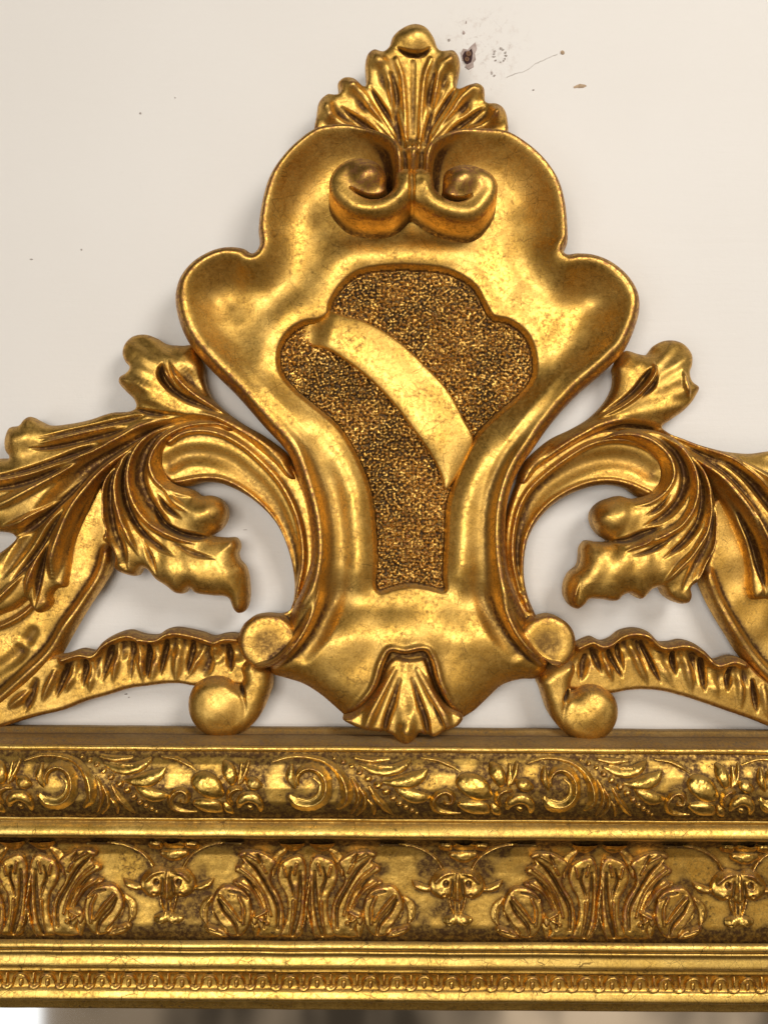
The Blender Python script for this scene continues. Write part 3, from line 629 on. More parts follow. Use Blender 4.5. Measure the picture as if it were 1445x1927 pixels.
def cart_h(X, Y, d):
    dr, _, _ = polydist(X, Y, RECP); dr = -dr                     # + outside the recess
    dn, _, _ = polydist(X, Y, NICHP); dn = -dn
    w = 15 + 9*smooth(430, 560, Y) - 2*smooth(800, 950, Y)
    low = smooth(1110, 1210, Y)                                    # towards the foot the rim dies into a plain swelling
    u = np.clip(d - w, 0, None)
    side = 62 + 62*np.sqrt(np.clip(1-(1-np.clip(d/w, 0, 1))**2.2, 0, 1))
    wd = 40 - 19*smooth(740, 900, Y)
    dish = 76 + 48*np.exp(-(u/wd)**1.45)
    dish = dish + 5*smooth(60, 170, d)
    rimmed = np.where(d < w, side, dish)
    plain_ = 58 + 50*np.sqrt(np.clip(1-(1-np.clip(d/95, 0, 1))**2, 0, 1))
    H = rimmed*(1-low) + plain_*low
    Hb = blur(H, 5); m = smooth(w+10, w+34, d)*(1-low)+ low*0.9; H = H*(1-m)+Hb*m
    # swelling that frames the recess: broad above, a roll in the neck
    nk = smooth(700, 900, Y)
    bul = (10+17*nk)*np.exp(-((dr-(26+10*nk))/(38-6*nk))**2)*(1-smooth(1060, 1150, Y))
    H = H + bul*smooth(w, w+30, d)
    # lobes dished out
    for (bx, by, rx, ry, h) in ((425,545,80,75,-9),(1110,560,80,75,-9),(590,370,75,95,-6),(965,370,75,95,-6),(560,600,60,120,5),(1010,620,60,110,4),(770,480,190,45,6),(640,480,70,60,4)):
        H = blob(H, X, Y, bx, by, rx, ry, h, 0, 'cos')
    # the rims climb where they meet over the volutes
    T = np.zeros(X.shape)
    for f_ in (lambda p: p, lambda p: 1551-p):
        stroke(T, X, Y, [(f_(a), b, w_, h_) for a, b, w_, h_ in [(650,254,10,0),(692,264,13,10),(722,281,16,26),(742,304,18,48),(750,332,18,66),(750,360,17,70)]], 'sq', 'max')
    stroke(T, X, Y, [(775,290,16,8),(775,304,24,36),(775,322,28,58),(775,350,30,66)], 'sq', 'max')
    H = H + blur(T, 2)
    # knot below the recess
    H = blob(H, X, Y, 770, 1165, 105, 85, 12, 0, 'cos')
    H = blob(H, X, Y, 668, 1165, 60, 110, 7, 0.35, 'cos'); H = blob(H, X, Y, 875, 1165, 60, 110, 7, -0.35, 'cos')
    for pth in ([(610,1070),(604,1110),(592,1150),(571,1190),(543,1224),(512,1247)], [(926,1070),(934,1110),(946,1148),(966,1186),(994,1220),(1022,1243)]):
        stroke(H, X, Y, [(a, b, 17, h_) for (a, b), h_ in zip(pth, (0, 10, 24, 32, 34, 26))], 'cos')
        sg = -1 if pth[0][0] < 700 else 1
        stroke(H, X, Y, [(a-sg*30, b+6, 22, h_) for (a, b), h_ in zip(pth[:5], (0, -4, -8, -9, -6))], 'cos')
    # recess: rolled lip then a sheer step
    H = H - 9*smooth(9, 0, dr)**1.5
    H = np.where(dr < 0, np.minimum(H, 70), H)
    # niche for the shell
    lip = np.exp(-((dn-5)/6)**2)*7*smooth(1400, 1300, Y); H = H + lip
    H = np.where(dn < 0, H - 30*smooth(0, -7, dn), H)
    band = smooth(w+1, w-5, d)*(1-low)*0.85
    return H + wob(X, Y, 0.9) + vnoise(X, Y, 13, 301)*0.22, band + low*smooth(40, 0, d)*0.4
K = relief('cartouche', CART, cart_h, 78, 34, M_GOLD, root, res=2.0, relscale=9)
K['label'] = 'waisted shield with rolled rim'
print('cartouche', time.time()-T0)

# stippled ground in the recess
def stip_h(X, Y, d):
    # hand punched grains: jittered little domes
    C_ = 6.2; gi = np.floor(X/C_); gj = np.floor(Y/C_); rj = np.random.default_rng(5).random((4, 256, 256)); n = np.full(X.shape, -3.0)
    for a in (-1, 0, 1):
        for b in (-1, 0, 1):
            ii = (gi+a).astype(int) % 256; jj = (gj+b).astype(int) % 256
            px_ = (gi+a+0.1+0.8*rj[0, ii, jj])*C_; py_ = (gj+b+0.1+0.8*rj[1, ii, jj])*C_
            rad_ = 2.2+1.9*rj[2, ii, jj]; q = np.hypot(X-px_, Y-py_)/rad_
            n = np.maximum(n, -3 + (2.6+4.2*rj[3, ii, jj])*np.sqrt(np.clip(1-q*q, 0, 1)))
    n = n + vnoise(X, Y, 3.4, 32)*0.7 + vnoise(X, Y, 12, 33)*1.0 + vnoise(X, Y, 45, 34)*1.6
    r = 74 + n + 2.0*smooth(0, 60, d)
    patch = smooth(-0.5, 1.1, vnoise(X, Y, 46, 35) + 0.5*vnoise(X, Y, 17, 36) + 0.8*np.exp(-((X-790)/90)**2-((Y-575)/55)**2) + 0.6*np.exp(-((X-600)/60)**2-((Y-720)/70)**2) + 0.4*np.exp(-((X-715)/40)**2-((Y-900)/130)**2))
    return np.where(d < 1.2, 66, r), -0.6*patch - 0.5*smooth(14, 0, d) + 0.12
stp = [(p[0], p[1]) for p in RECP]
relief('stippled_ground', stp, stip_h, 84, 62, M_STIP, K, res=1.35, relscale=2.4, relr=2, raw=True)
# smooth ribbon across it
RIB = [(566,640),(572,600),(596,574),(640,592),(684,604),(742,636),(798,686),(845,738),(873,790),(890,826),(880,862),(858,900),(838,922),(832,900),(812,858),(784,818),(750,772),(698,716),(648,677),(618,658)]
def rib_h(X, Y, d):
    H = 86 + 7*np.sqrt(np.clip(1-(1-np.clip(d/36, 0, 1))**2, 0, 1)); H = blur(H, 2)
    H = H + edge(d, 3, 4) - 7*smooth(815, 905, Y) - 17*smooth(632, 582, X+0.25*(Y-620))
    return H + wob(X, Y, 0.7, 21)
relief('ribbon', RIB, rib_h, 84, 64, M_GOLD, K, res=1.8)
print('recess', time.time()-T0)

# shell in the foot of the cartouche
SHELL = [(644,1353),(664,1343),(690,1322),(712,1290),(730,1248),(742,1238),(772,1242),(800,1240),(812,1270),(822,1300),(838,1326),(872,1350),(862,1366),(838,1375),(819,1387),(800,1384),(789,1380),(781,1391),(766,1399),(750,1396),(737,1383),(714,1378),(690,1374),(664,1366)]
def shell_h(X, Y, d):
    t = smooth(1235, 1370, Y)
    H = 86 + 24*t + edge(d, 10, 16) + 0*X
    stroke(H, X, Y, [(764,1248,14,3),(764,1300,22,2),(764,1350,26,8),(766,1392,20,9)], 'cos')
    for s1, tx in ((-1, 684), (1, 848)):
        stroke(H, X, Y, [(764+s1*22,1262,8,3),(764+s1*44,1300,13,9),(tx-s1*14,1342,17,12),(tx-s1*6,1368,14,6)], 'cos')
        stroke(H, X, Y, [(764+s1*12,1280,6,-2),(764+s1*24,1318,10,-9),(764+s1*36,1352,10,-12),(764+s1*42,1384,8,-10)], 'cos')
    stroke(H, X, Y, [(812,1320,3,-1),(824,1345,5,-6),(836,1372,5,-5)], 'cos')
    stroke(H, X, Y, [(764,1296,12,-2),(765,1326,18,-6),(766,1342,12,-2)], 'cos')
    H = blob(H, X, Y, 764, 1372, 26, 22, 8, 0, 'cos')
    return H + wob(X, Y, 1.0, 51) + vnoise(X, Y, 9, 52)*0.15
relief('shell', SHELL, shell_h, 100, 50, M_GOLD, K, res=2.0, relscale=7)

# ears: the rolled ends of the rim
def ear(poly, cx, cy, line):
    def h(X, Y, d):
        q = np.hypot(X-cx, Y-cy)/56
        H = 78 + edge(d, 12, 16) + 0*X
        H = np.maximum(H, 74 + 25*np.clip(1-q**8, 0, 1)**0.5 + 4*q**2*(q < 1))
        stroke(H, X, Y, line, 'cos')
        return H + wob(X, Y, 0.9, 61) + vnoise(X, Y, 14, 62)*0.4, 0.55*smooth(1.15, 0.6, q) - 0.85*np.exp(-(q/0.7)**4)
    return relief('ear_scroll', poly, h, 90, 34, M_GOLD, K, res=1.7, relscale=9)
ear([(594,1055),(606,1060),(604,1100),(592,1142),(572,1184),(545,1220),(520,1245),(500,1255),(478,1254),(458,1243),(448,1222),(447,1200),(456,1178),(474,1163),(500,1158),(528,1159),(545,1150),(562,1120),(580,1085)], 504, 1207, [(607,1056,6,40),(602,1105,8,46),(589,1150,9,46),(569,1190,9,42),(541,1225,9,32),(512,1246,8,20),(484,1252,6,10)])
ear([(940,1055),(930,1062),(935,1092),(948,1130),(968,1172),(995,1212),(1022,1238),(1046,1251),(1066,1247),(1079,1228),(1084,1207),(1077,1185),(1060,1167),(1036,1159),(1008,1163),(992,1150),(974,1120),(958,1080)], 1028, 1210, [(928,1056,6,40),(934,1105,8,46),(947,1145,9,46),(967,1185,9,42),(995,1222,9,32),(1022,1244,8,20),(1050,1248,6,10)])
print('ears', time.time()-T0)

# volutes curling out of the top of the rim
def z1(x, y): return (480 + x/2.408, 30 + y/2.408)
def z2(x, y): return (540 + x/3.074, 230 + y/3.074)
VOL = [z2(*p) for p in [(720,212),(752,232),(800,250),(830,285),(846,330),(858,385),(884,402),(905,378),(902,330),(916,285),(950,258),(1040,240),(1120,258),(1190,300),(1217,350),(1215,420),(1175,500),(1115,562),(1050,587),(950,577),(870,552),(800,512),(755,478),(722,462),(690,490),(660,520),(600,555),(520,567),(440,560),(370,540),(305,488),(255,420),(243,350),(260,290),(310,235),(390,203),(470,208),(535,238),(566,280),(576,325),(570,368),(588,392),(612,378),(624,325),(634,280),(655,250),(690,232)]]
def vst(L_, ): return [(*z2(a, b), w, h) for a, b, w, h in L_]
def vol_h(X, Y, d):
    cx = np.exp(-((X-774)/50)**4); H = 167 - cx*40*(1-smooth(280, 335, Y)) + edge(d, 24, 17)
    H = blob(H, X, Y, *z2(462, 318), 40, 38, 16, 0, 'cos'); H = blob(H, X, Y, *z2(1010, 340), 40, 38, 16, 0, 'cos')
    for g_ in ([(604,350,5,-66),(594,385,6,-64),(548,432,5.5,-50),(478,440,5,-32),(412,415,4,-16),(365,385,2.5,-4)],
               [(872,355,5,-66),(884,392,6,-64),(928,440,5.5,-50),(985,455,5,-32),(1032,447,4,-16),(1068,428,2.5,-4)]):
        stroke(H, X, Y, vst(g_), 'sq')
    for b_ in ([(300,400,20,2),(400,490,24,5),(510,505,24,6),(620,460,24,6),(680,370,20,4)], [(1165,430,20,2),(1070,520,24,5),(960,520,24,6),(850,470,24,6),(790,370,20,4)]):
        stroke(H, X, Y, vst(b_), 'cos')
    stroke(H, X, Y, vst([(722,225,9,-10),(722,320,9,-7),(722,400,8,-6),(722,462,7,-8)]), 'cos')
    q = np.minimum(np.hypot(X-z2(450,320)[0], Y-z2(450,300)[1]), np.hypot(X-z2(1040,340)[0], Y-z2(1040,320)[1]))
    return H + wob(X, Y, 0.6, 71), 0.75*smooth(60, 25, q)
relief('double_volute', VOL, vol_h, 158, 84, M_GOLD, K, res=1.6, shift=(0, 13), slant=0.03, relscale=11, sider=-0.7)  # low sider paints shade on the volute walls in glaze colour
print('volutes', time.time()-T0)

# ---------------------------------------------------------------- finial palmette behind the cartouche top
FIN = [z1(*p) for p in [(270,530),(278,460),(290,400),(330,362),(370,362),(384,352),(374,315),(400,290),(450,290),(496,322),(503,290),(498,230),(510,182),(540,162),(580,170),(605,150),(620,110),(660,75),(720,53),(770,65),(808,110),(835,165),(900,168),(922,195),(928,240),(915,330),(960,322),(1000,312),(1035,335),(1045,395),(1090,405),(1130,440),(1145,500),(1142,560),(1000,680),(850,720),(715,740),(560,720),(400,660)]]
def fin_h(X, Y, d):
    ox, oy = 777, 310
    r = np.sqrt((X-ox)**2+(Y-oy)**2); th = np.degrees(np.arctan2(X-ox, oy-Y))
    H = 68 + 26*smooth(40, 230, r) + edge(d, 22, 14) + edge(d, 8, 12) + 0*X
    # five lobes: tips swell, valleys between
    for t0, r1, w, h in ((0, 225, 20, 3), (-17, 185, 14, 9), (17, 185, 14, 9), (-38, 175, 13, 10), (38, 170, 13, 10), (-62, 170, 14, 12), (62, 170, 14, 12)):
        a = math.radians(t0); dx, dy = math.sin(a), -math.cos(a)
        stroke(H, X, Y, [(ox+dx*50, oy+dy*50, w*0.4, h*0.3), (ox+dx*r1*.7, oy+dy*r1*.7, w*0.9, h), (ox+dx*r1, oy+dy*r1, w*1.3, h*0.8)], 'cos')
    for t0, r1, w, h in ((-27, 160, 8, -10), (27, 160, 8, -10), (-50, 165, 9, -12), (50, 165, 9, -12), (-38, 140, 5, -4), (21, 150, 5, -3), (38, 140, 5, -4)):
        a = math.radians(t0); dx, dy = math.sin(a), -math.cos(a); nx_, ny_ = -dy, dx; bow = 5*(1 if t0 > 0 else -1)
        stroke(H, X, Y, [(ox+dx*70, oy+dy*70, w*0.5, h*0.2), (ox+dx*r1*.62-nx_*bow*0, oy+dy*r1*.62, w, h*.9), (ox+dx*r1*.85+nx_*bow, oy+dy*r1*.85+ny_*bow, w*.9, h), (ox+dx*r1*1.0+nx_*bow*1.6, oy+dy*r1*1.0+ny_*bow*1.6, w*.5, h*.2)], 'cos')
    for (tx, ty) in ((711,122),(846,124),(658,172),(896,180),(616,206),(934,216)):
        H = blob(H, X, Y, tx, ty, 24, 22, 8, 0, 'cos'); a_ = math.atan2(ty-oy, tx-ox)
        H = blob(H, X, Y, tx-math.cos(a_)*38, ty-math.sin(a_)*38, 24, 17, -7, a_, 'cos')
    # stalk with two flared edges
    for s_ in (-1, 1):
        stroke(H, X, Y, [(777+s_*11,285,4,4),(777+s_*14,240,8,7),(777+s_*17,190,9,7),(777+s_*22,150,9,7),(777+s_*32,124,9,4)], 'cos')
        stroke(H, X, Y, [(777+s_*25,270,8,-3),(777+s_*31,220,10,-10),(777+s_*33,180,9,-11),(777+s_*40,150,7,-5)], 'cos')
    stroke(H, X, Y, [(777,250,6,-2),(777,190,8,-5),(777,130,9,-4)], 'cos')
    # top knob and the shadowed crease under it
    H = blob(H, X, Y, 778, 82, 54, 42, 12, 0, 'cos'); stroke(H, X, Y, [(748,103,3,-3),(762,111,6,-14),(779,115,7,-18),(796,112,6,-14),(808,103,3,-3)], 'cos')
    for (x, yy) in ((711,128),(845,128)): H = blob(H, X, Y, x, yy, 16, 24, 4, 0, 'cos')
    for (x, yy) in ((618,222),(930,228)): H = blob(H, X, Y, x, yy, 22, 26, 12, 0, 'cos')
    # little bud
    H = blob(H, X, Y, 777, 282, 20, 22, 16, 0, 'cos'); stroke(H, X, Y, [(775,268,2,-3),(773,284,3,-6),(770,298,2,-3)], 'cos'); stroke(H, X, Y, [(784,270,2,-3),(788,286,3,-5)], 'cos')
    return H + wob(X, Y, 1.0, 91) + vnoise(X, Y, 8, 92)*0.15
relief('palmette', FIN, fin_h, 68, 34, M_GOLD, root, res=1.8, relscale=7)
print('finial', time.time()-T0)

# ---------------------------------------------------------------- side leaves.  Left side traced; right side has outlines of its own.
def mir(L_, dx=1548, dy=12): return [(dx-p[0], p[1]+dy, *p[2:]) for p in L_]
# C scroll channel
CS_L = [(300,866),(302,845),(316,822),(346,800),(388,792),(430,800),(470,822),(510,850),(548,872),(575,920),(592,1000),(590,1080),(566,1160),(545,1166),(553,1125),(552,1080),(541,1030),(520,985),(484,947),(446,922),(412,909),(381,907),(350,915),(322,908),(306,890)]
LIP_L = [(322,832),(346,817),(381,811),(418,818),(456,838),(492,868),(528,908),(556,960),(569,1010),(571,1060),(560,1110),(546,1150)]
LOW_L = [(330,908),(381,899),(415,900),(446,912),(480,936),(514,972),(535,1015),(547,1075),(549,1125)]
MIDC_L = [(322,872),(350,858),(390,856),(430,868),(470,898),(510,940),(538,990),(554,1040),(556,1090),(551,1130)]
CS_R = [(1248,905),(1247,880),(1234,858),(1210,836),(1179,815),(1141,808),(1100,820),(1060,842),(1015,872),(985,890),(962,940),(948,1000),(950,1060),(962,1120),(985,1168),(1010,1164),(1006,1153),(993,1121),(986,1083),(988,1041),(996,1009),(1012,980),(1044,947),(1077,928),(1115,915),(1150,912),(1179,918),(1205,935),(1222,936),(1238,922)]
LIP_R = [(1237,861),(1215,843),(1179,830),(1141,829),(1102,840),(1060,866),(1019,898),(993,924),(976,955),(966,1000),(964,1050),(975,1100),(992,1146)]
LOW_R = [(1218,927),(1185,912),(1150,904),(1112,906),(1072,920),(1036,942),(1004,975),(987,1010),(981,1050),(981,1090),(992,1130)]
MIDC_R = [(1225,890),(1195,872),(1150,864),(1105,872),(1060,892),(1015,925),(990,965),(975,1010),(973,1060),(982,1110)]
def cscroll(poly, lip, low, mid):
    def h(X, Y, d):
        H = 70 + edge(d, 8, 14) + 0*X
        stroke(H, X, Y, [(a, b, 26 - 16*smooth(900, 1080, b), -9) for a, b in mid], 'cos')
        stroke(H, X, Y, [(a, b, 9, 9) for a, b in lip], 'cos'); stroke(H, X, Y, [(a, b, 7, 5) for a, b in low], 'cos')
        return H + wob(X, Y, 0.8, 101)
    return relief('c_scroll', poly, h, 62, 34, M_GOLD, root, res=2.0, relscale=7)
cscroll(CS_L, LIP_L, LOW_L, MIDC_L); cscroll(CS_R, LIP_R, LOW_R, MIDC_R)

# backing with the long diagonal rib
BK_L = [(160,900),(196,920),(204,1000),(209,1069),(194,1098),(166,1140),(131,1199),(112,1233),(90,1262),(43,1302),(0,1340),(-45,1375),(-75,1390),(-75,1040),(0,1045),(60,990),(110,930)]
RIB_L = [(202,1040),(188,1085),(160,1128),(124,1180),(98,1222),(60,1262),(14,1302),(-45,1350)]
BK_R = [(1344,940),(1360,935),(1400,980),(1445,1040),(1500,1090),(1520,1120),(1520,1370),(1480,1320),(1445,1293),(1420,1264),(1391,1230),(1373,1201),(1346,1157),(1322,1108),(1318,1095),(1330,1060),(1342,1020)]
RIB_R = [(1330,1080),(1345,1120),(1368,1165),(1395,1208),(1425,1248),(1460,1285),(1500,1320)]
def backing(poly, rib, seed):
    def h(X, Y, d):
        H = 52 + edge(d, 10, 14) + 0*X
        stroke(H, X, Y, [(a, b, 19, 18) for a, b in rib], 'round' if False else 'sq')
        H = H + vnoise(X, Y, 42, seed)*4
        if seed == 1:
            stroke(H, X, Y, [(70,1130,5,4),(45,1155,9,9),(10,1175,9,8),(-40,1190,8,6)], 'cos'); stroke(H, X, Y, [(60,1190,16,-5),(30,1235,20,-6),(-20,1270,20,-5)], 'cos')
            H = blob(H, X, Y, 45, 1215, 30, 14, 6, 0.5, 'cos')
        return H + wob(X, Y, 0.9, 111)
    return relief('backing_leaf', poly, h, 58, 34, M_GOLD, root, res=2.2, relscale=8)
backing(BK_L, RIB_L, 1); backing(BK_R, RIB_R, 2)

# outer acanthus leaf with its upper lobe and stem
AB_L = [(362,648),(340,648),(311,645),(294,635),(270,627),(246,631),(232,645),(228,662),(235,680),(244,692),(237,701),(225,709),(223,719),(235,735),(252,752),(255,765),(249,771),(208,776),(166,789),(125,797),(90,799),(69,790),(54,783),(43,789),(35,799),(14,804),(5,821),(5,846),(14,861),(0,862),(-40,866),(-80,880),(-80,995),(-30,998),(0,1001),(21,1005),(29,1012),(21,1022),(0,1038),(-35,1060),(-80,1080),(-80,1190),(-30,1175),(0,1158),(30,1146),(52,1130),(58,1142),(73,1154),(90,1146),(98,1134),(96,1120),(107,1108),(123,1105),(128,1084),(135,1033),(149,991),(173,943),(192,908),(225,872),(262,842),(300,818),(346,806),(388,802),(425,812),(470,838),(515,875),(545,905),(560,905),(548,872),(543,858),(500,822),(457,797),(415,766),(394,742),(383,712),(381,690),(372,668)]
AB_SPL = [  # ridges and hollows flowing from the stem
 ('cos', [(520,850,10,6),(470,815,11,8),(420,790,11,7),(370,780,9,5)]),
 ('cos', [(480,840,5,-4),(440,815,7,-7),(400,797,8,-7),(350,795,10,-9),(301,806,12,-12),(249,835,14,-14),(190,868,15,-14),(135,915,15,-13),(88,968,14,-11),(45,1030,12,-9),(10,1085,10,-6)]),
 ('cos', [(330,790,6,5),(280,803,8,9),(230,828,9,10),(173,858,9,10),(121,890,9,10),(69,920,9,9),(20,945,9,7),(-40,965,8,5)]),
 ('cos', [(300,815,6,6),(258,840,9,10),(220,868,10,13),(184,904,11,15),(150,950,11,16),(124,1000,11,16),(108,1050,12,15),(104,1090,12,10)]),
 ('cos', [(290,780,4,-3),(242,792,5,-6),(190,803,5,-7),(130,815,4,-6),(75,826,3,-3)]),
 ('cos', [(250,806,4,-3),(200,820,5,-6),(138,836,5,-7),(90,844,4,-5),(60,845,3,-2)]),
 ('cos', [(240,798,4,4),(180,812,5,7),(120,826,5,6),(80,835,4,4)]),
 ('cos', [(210,835,4,-4),(160,850,6,-9),(104,872,6,-10),(35,893,5,-9),(-40,905,5,-6)]),
 ('cos', [(190,850,4,4),(130,868,6,8),(60,890,6,7),(0,905,6,6),(-50,915,6,5)]),
 ('cos', [(160,868,4,-4),(90,897,6,-9),(30,915,6,-9),(-40,925,6,-7)]),
 ('cos', [(170,895,4,-3),(138,928,6,-8),(100,962,7,-10),(60,992,8,-10),(30,1012,8,-8)]),
 ('cos', [(120,940,4,4),(80,965,6,9),(40,985,7,8),(10,992,7,6)]),
 ('cos', [(128,960,3,-3),(104,990,5,-8),(80,1030,6,-10),(50,1070,6,-8),(20,1105,5,-5)]),
 ('cos', [(100,1010,4,4),(78,1050,6,9),(62,1090,7,10),(54,1122,6,7)]),
 ('cos', [(96,1020,3,-2),(84,1060,5,-9),(76,1100,6,-10),(72,1140,6,-6)]),
 ('cos', [(60,1060,4,4),(30,1100,6,7),(0,1130,6,6),(-30,1150,5,4)]),
 # upper lobe
 ('cos', [(311,686,4,-8),(309,706,7,-14),(322,728,7,-13),(346,748,6,-10),(386,766,5,-5),(430,785,4,-3)]),
 ('cos', [(325,684,5,6),(338,712,6,10),(360,736,6,9),(398,762,6,7),(440,785,6,4)]),
 ('cos', [(316,690,3,5),(320,708,4,7),(334,726,3,4)]),
 ('cos', [(345,690,12,-5),(362,715,10,-6),(385,740,7,-4)]),
 ('cos', [(255,715,14,4),(280,735,16,6),(310,760,14,5),(350,778,10,3)]),
 ('cos', [(250,768,3,-4),(275,776,5,-8),(310,782,5,-6),(350,782,4,-3)]),
]
def taper(s_, fw, fh):
    out = []
    for i, (a, b, w_, h_) in enumerate(s_):
        e_ = min(i, len(s_)-1-i)
        out.append((a, b, w_*fw*(0.45 if e_ == 0 else 1), h_*fh*(0.12 if e_ == 0 else 1)))
    return out
def leaf_ab(name, poly, spl, side):
    def h(X, Y, d):
        xm = X if side > 0 else 1548 - X; ym = Y if side > 0 else Y - 12
        H = 84 + edge(d, 36, 22) + edge(d, 9, 12) + 0*X
        H = H + 8*np.exp(-(((xm-290)/70)**2+((ym-700)/50)**2)) - 14*smooth(690, 632, ym)*smooth(420, 380, xm)      # lobe bends back at its top
        H = H + 10*np.exp(-(((xm-48)/42)**2+((ym-822)/30)**2)) - 9*smooth(34, 0, xm)*np.exp(-((ym-830)/36)**2)
        H = H + 6*smooth(200, 60, xm)*np.sin((ym-880)/38) 
        for k_, s_ in spl: stroke(H, X, Y, taper(s_, 1.6, 1.35), k_)
        th = np.arctan2(ym-800, xm-440); rr = np.hypot(ym-800, xm-440); H = H + 1.3*np.sin(th*46+rr*0.012)*smooth(110, 220, rr)
        H = 7*np.logaddexp(H/7, 50/7)
        return H + wob(X, Y, 1.2, 121) + vnoise(X, Y, 13, 302)*0.3 + vnoise(X, Y, 9, 122)*0.15
    return relief(name, poly, h, 66, 40, M_GOLD, root, res=1.5, relr=6, relscale=9)
leaf_ab('acanthus_leaf', AB_L, AB_SPL, 1)
AB_R = [(1172,664),(1179,658),(1205,664),(1218,666),(1234,648),(1253,639),(1276,639),(1294,648),(1305,668),(1303,687),(1297,703),(1302,717),(1315,729),(1308,748),(1289,771),(1263,790),(1247,803),(1260,814),(1286,825),(1318,838),(1350,846),(1382,851),(1414,853),(1445,849),(1480,845),(1520,850),(1520,1180),(1480,1160),(1458,1140),(1445,1128),(1430,1129),(1414,1128),(1405,1067),(1392,1018),(1366,960),(1344,925),(1315,885),(1280,850),(1240,822),(1190,812),(1141,814),(1100,826),(1058,850),(1015,884),(985,915),(975,912),(980,885),(990,867),(1009,848),(1038,825),(1077,806),(1109,787),(1138,758),(1154,729),(1157,706),(1155,693),(1160,680)]
AB_SPR = [(k, mir(s)) for k, s in AB_SPL[:4]] + [
 ('cos', [(1300,850,4,3),(1360,880,6,8),(1410,930,7,9),(1450,985,7,8),(1490,1050,7,6)]),
 ('cos', [(1330,850,4,-3),(1390,885,6,-9),(1440,940,7,-10),(1480,1000,7,-8)]),
 ('cos', [(1370,860,4,-3),(1420,895,5,-7),(1470,945,5,-7),(1500,990,5,-5)]),
 ('cos', [(1390,870,4,3),(1440,905,6,8),(1490,960,6,7)]),
 ('cos', [(1380,960,4,-4),(1410,1020,6,-10),(1428,1080,6,-8),(1436,1120,5,-4)]),
 ('cos', [(1400,950,4,4),(1430,1010,6,9),(1450,1070,6,8),(1470,1130,5,5)]),
 ('cos', [(1400,860,16,-5),(1450,870,18,-6),(1500,880,16,-5)]),
 ('cos', [(1225,690,3,-7),(1212,710,6,-12),(1190,738,6,-11),(1160,762,5,-6),(1110,790,4,-3)]),
 ('cos', [(1225,684,4,7),(1222,706,6,11),(1204,732,6,10),(1170,762,6,6),(1120,790,6,4)]),
 ('cos', [(1232,706,3,-5),(1222,728,5,-8),(1200,750,5,-5)]),
 ('cos', [(1278,700,6,5),(1284,730,6,7),(1292,752,4,3)]),
 ('cos', [(1290,775,14,3),(1240,770,18,5),(1190,778,14,4),(1130,800,10,3)]),
 ('cos', [(1250,806,4,-4),(1220,806,6,-7),(1170,800,6,-5),(1120,812,4,-3)]),
 ('cos', [(1110,812,10,7),(1060,838,11,8),(1015,872,9,6)]),
]
leaf_ab('acanthus_leaf', AB_R, AB_SPR, -1)
print('leaf AB', time.time()-T0)

# inner leaf curling back towards the middle
C_L = [(430,812),(412,805),(381,802),(346,808),(318,826),(304,853),(304,880),(318,904),(332,913),(363,923),(377,933),(394,932),(415,941),(426,960),(424,981),(412,998),(397,1008),(420,1012),(443,1013),(450,1029),(446,1043),(449,1054),(460,1067),(467,1098),(465,1140),(457,1153),(446,1155),(438,1147),(429,1126),(398,1121),(367,1116),(356,1107),(346,1117),(332,1117),(311,1102),(294,1091),(277,1072),(267,1069),(256,1084),(242,1083),(215,1069),(216,1050),(208,1028),(195,1019),(192,1008),(199,1001),(194,974),(194,929),(201,898),(221,870),(252,838),(294,806),(340,788),(390,784),(430,794),(445,806)]
C_SPL = [
 ('cos', [(430,802,4,3),(388,797,6,6),(340,804,6,7),(300,832,6,7),(288,870,6,8),(300,905,6,7),(330,925,6,5),(365,935,5,3)]),                       # lip
 ('cos', [(410,792,5,-4),(360,794,8,-9),(312,812,10,-13),(280,845,11,-15),(268,885,11,-14),(276,925,10,-12),(298,962,9,-10),(325,985,8,-8)]),
 ('cos', [(330,797,4,3),(285,818,6,9),(260,852,7,12),(250,895,7,13),(258,940,7,13),(284,980,7,12),(325,1006,7,10),(372,1022,6,6)]),
 ('cos', [(262,835,4,-3),(244,870,5,-9),(238,910,5,-10),(246,955,6,-10),(268,995,6,-9),(300,1025,6,-6),(335,1045,5,-3)]),
 ('cos', [(250,842,4,4),(230,875,6,9),(224,915,6,10),(232,965,6,10),(250,1010,6,8),(268,1045,5,4)]),
 ('cos', [(236,865,4,-4),(216,895,7,-11),(210,945,8,-13),(220,1000,9,-12),(236,1045,9,-9),(244,1072,7,-5)]),
 ('cos', [(216,878,4,5),(200,910,5,10),(197,950,5,10),(203,1000,5,9),(214,1040,5,5)]),
 ('cos', [(292,950,4,-5),(310,982,5,-13),(340,1002,6,-15),(372,1010,6,-13),(402,1011,5,-8)]),
 ('cos', [(302,930,3,-3),(318,955,5,-9),(345,975,6,-7)]),
 ('cos', [(310,915,4,4),(335,945,7,7),(360,962,10,6)]),
 ('cos', [(330,1020,4,-3),(370,1040,5,-5),(410,1050,4,-3)]),
 ('cos', [(272,1010,4,-3),(290,1050,5,-6),(300,1080,5,-4)]),
]
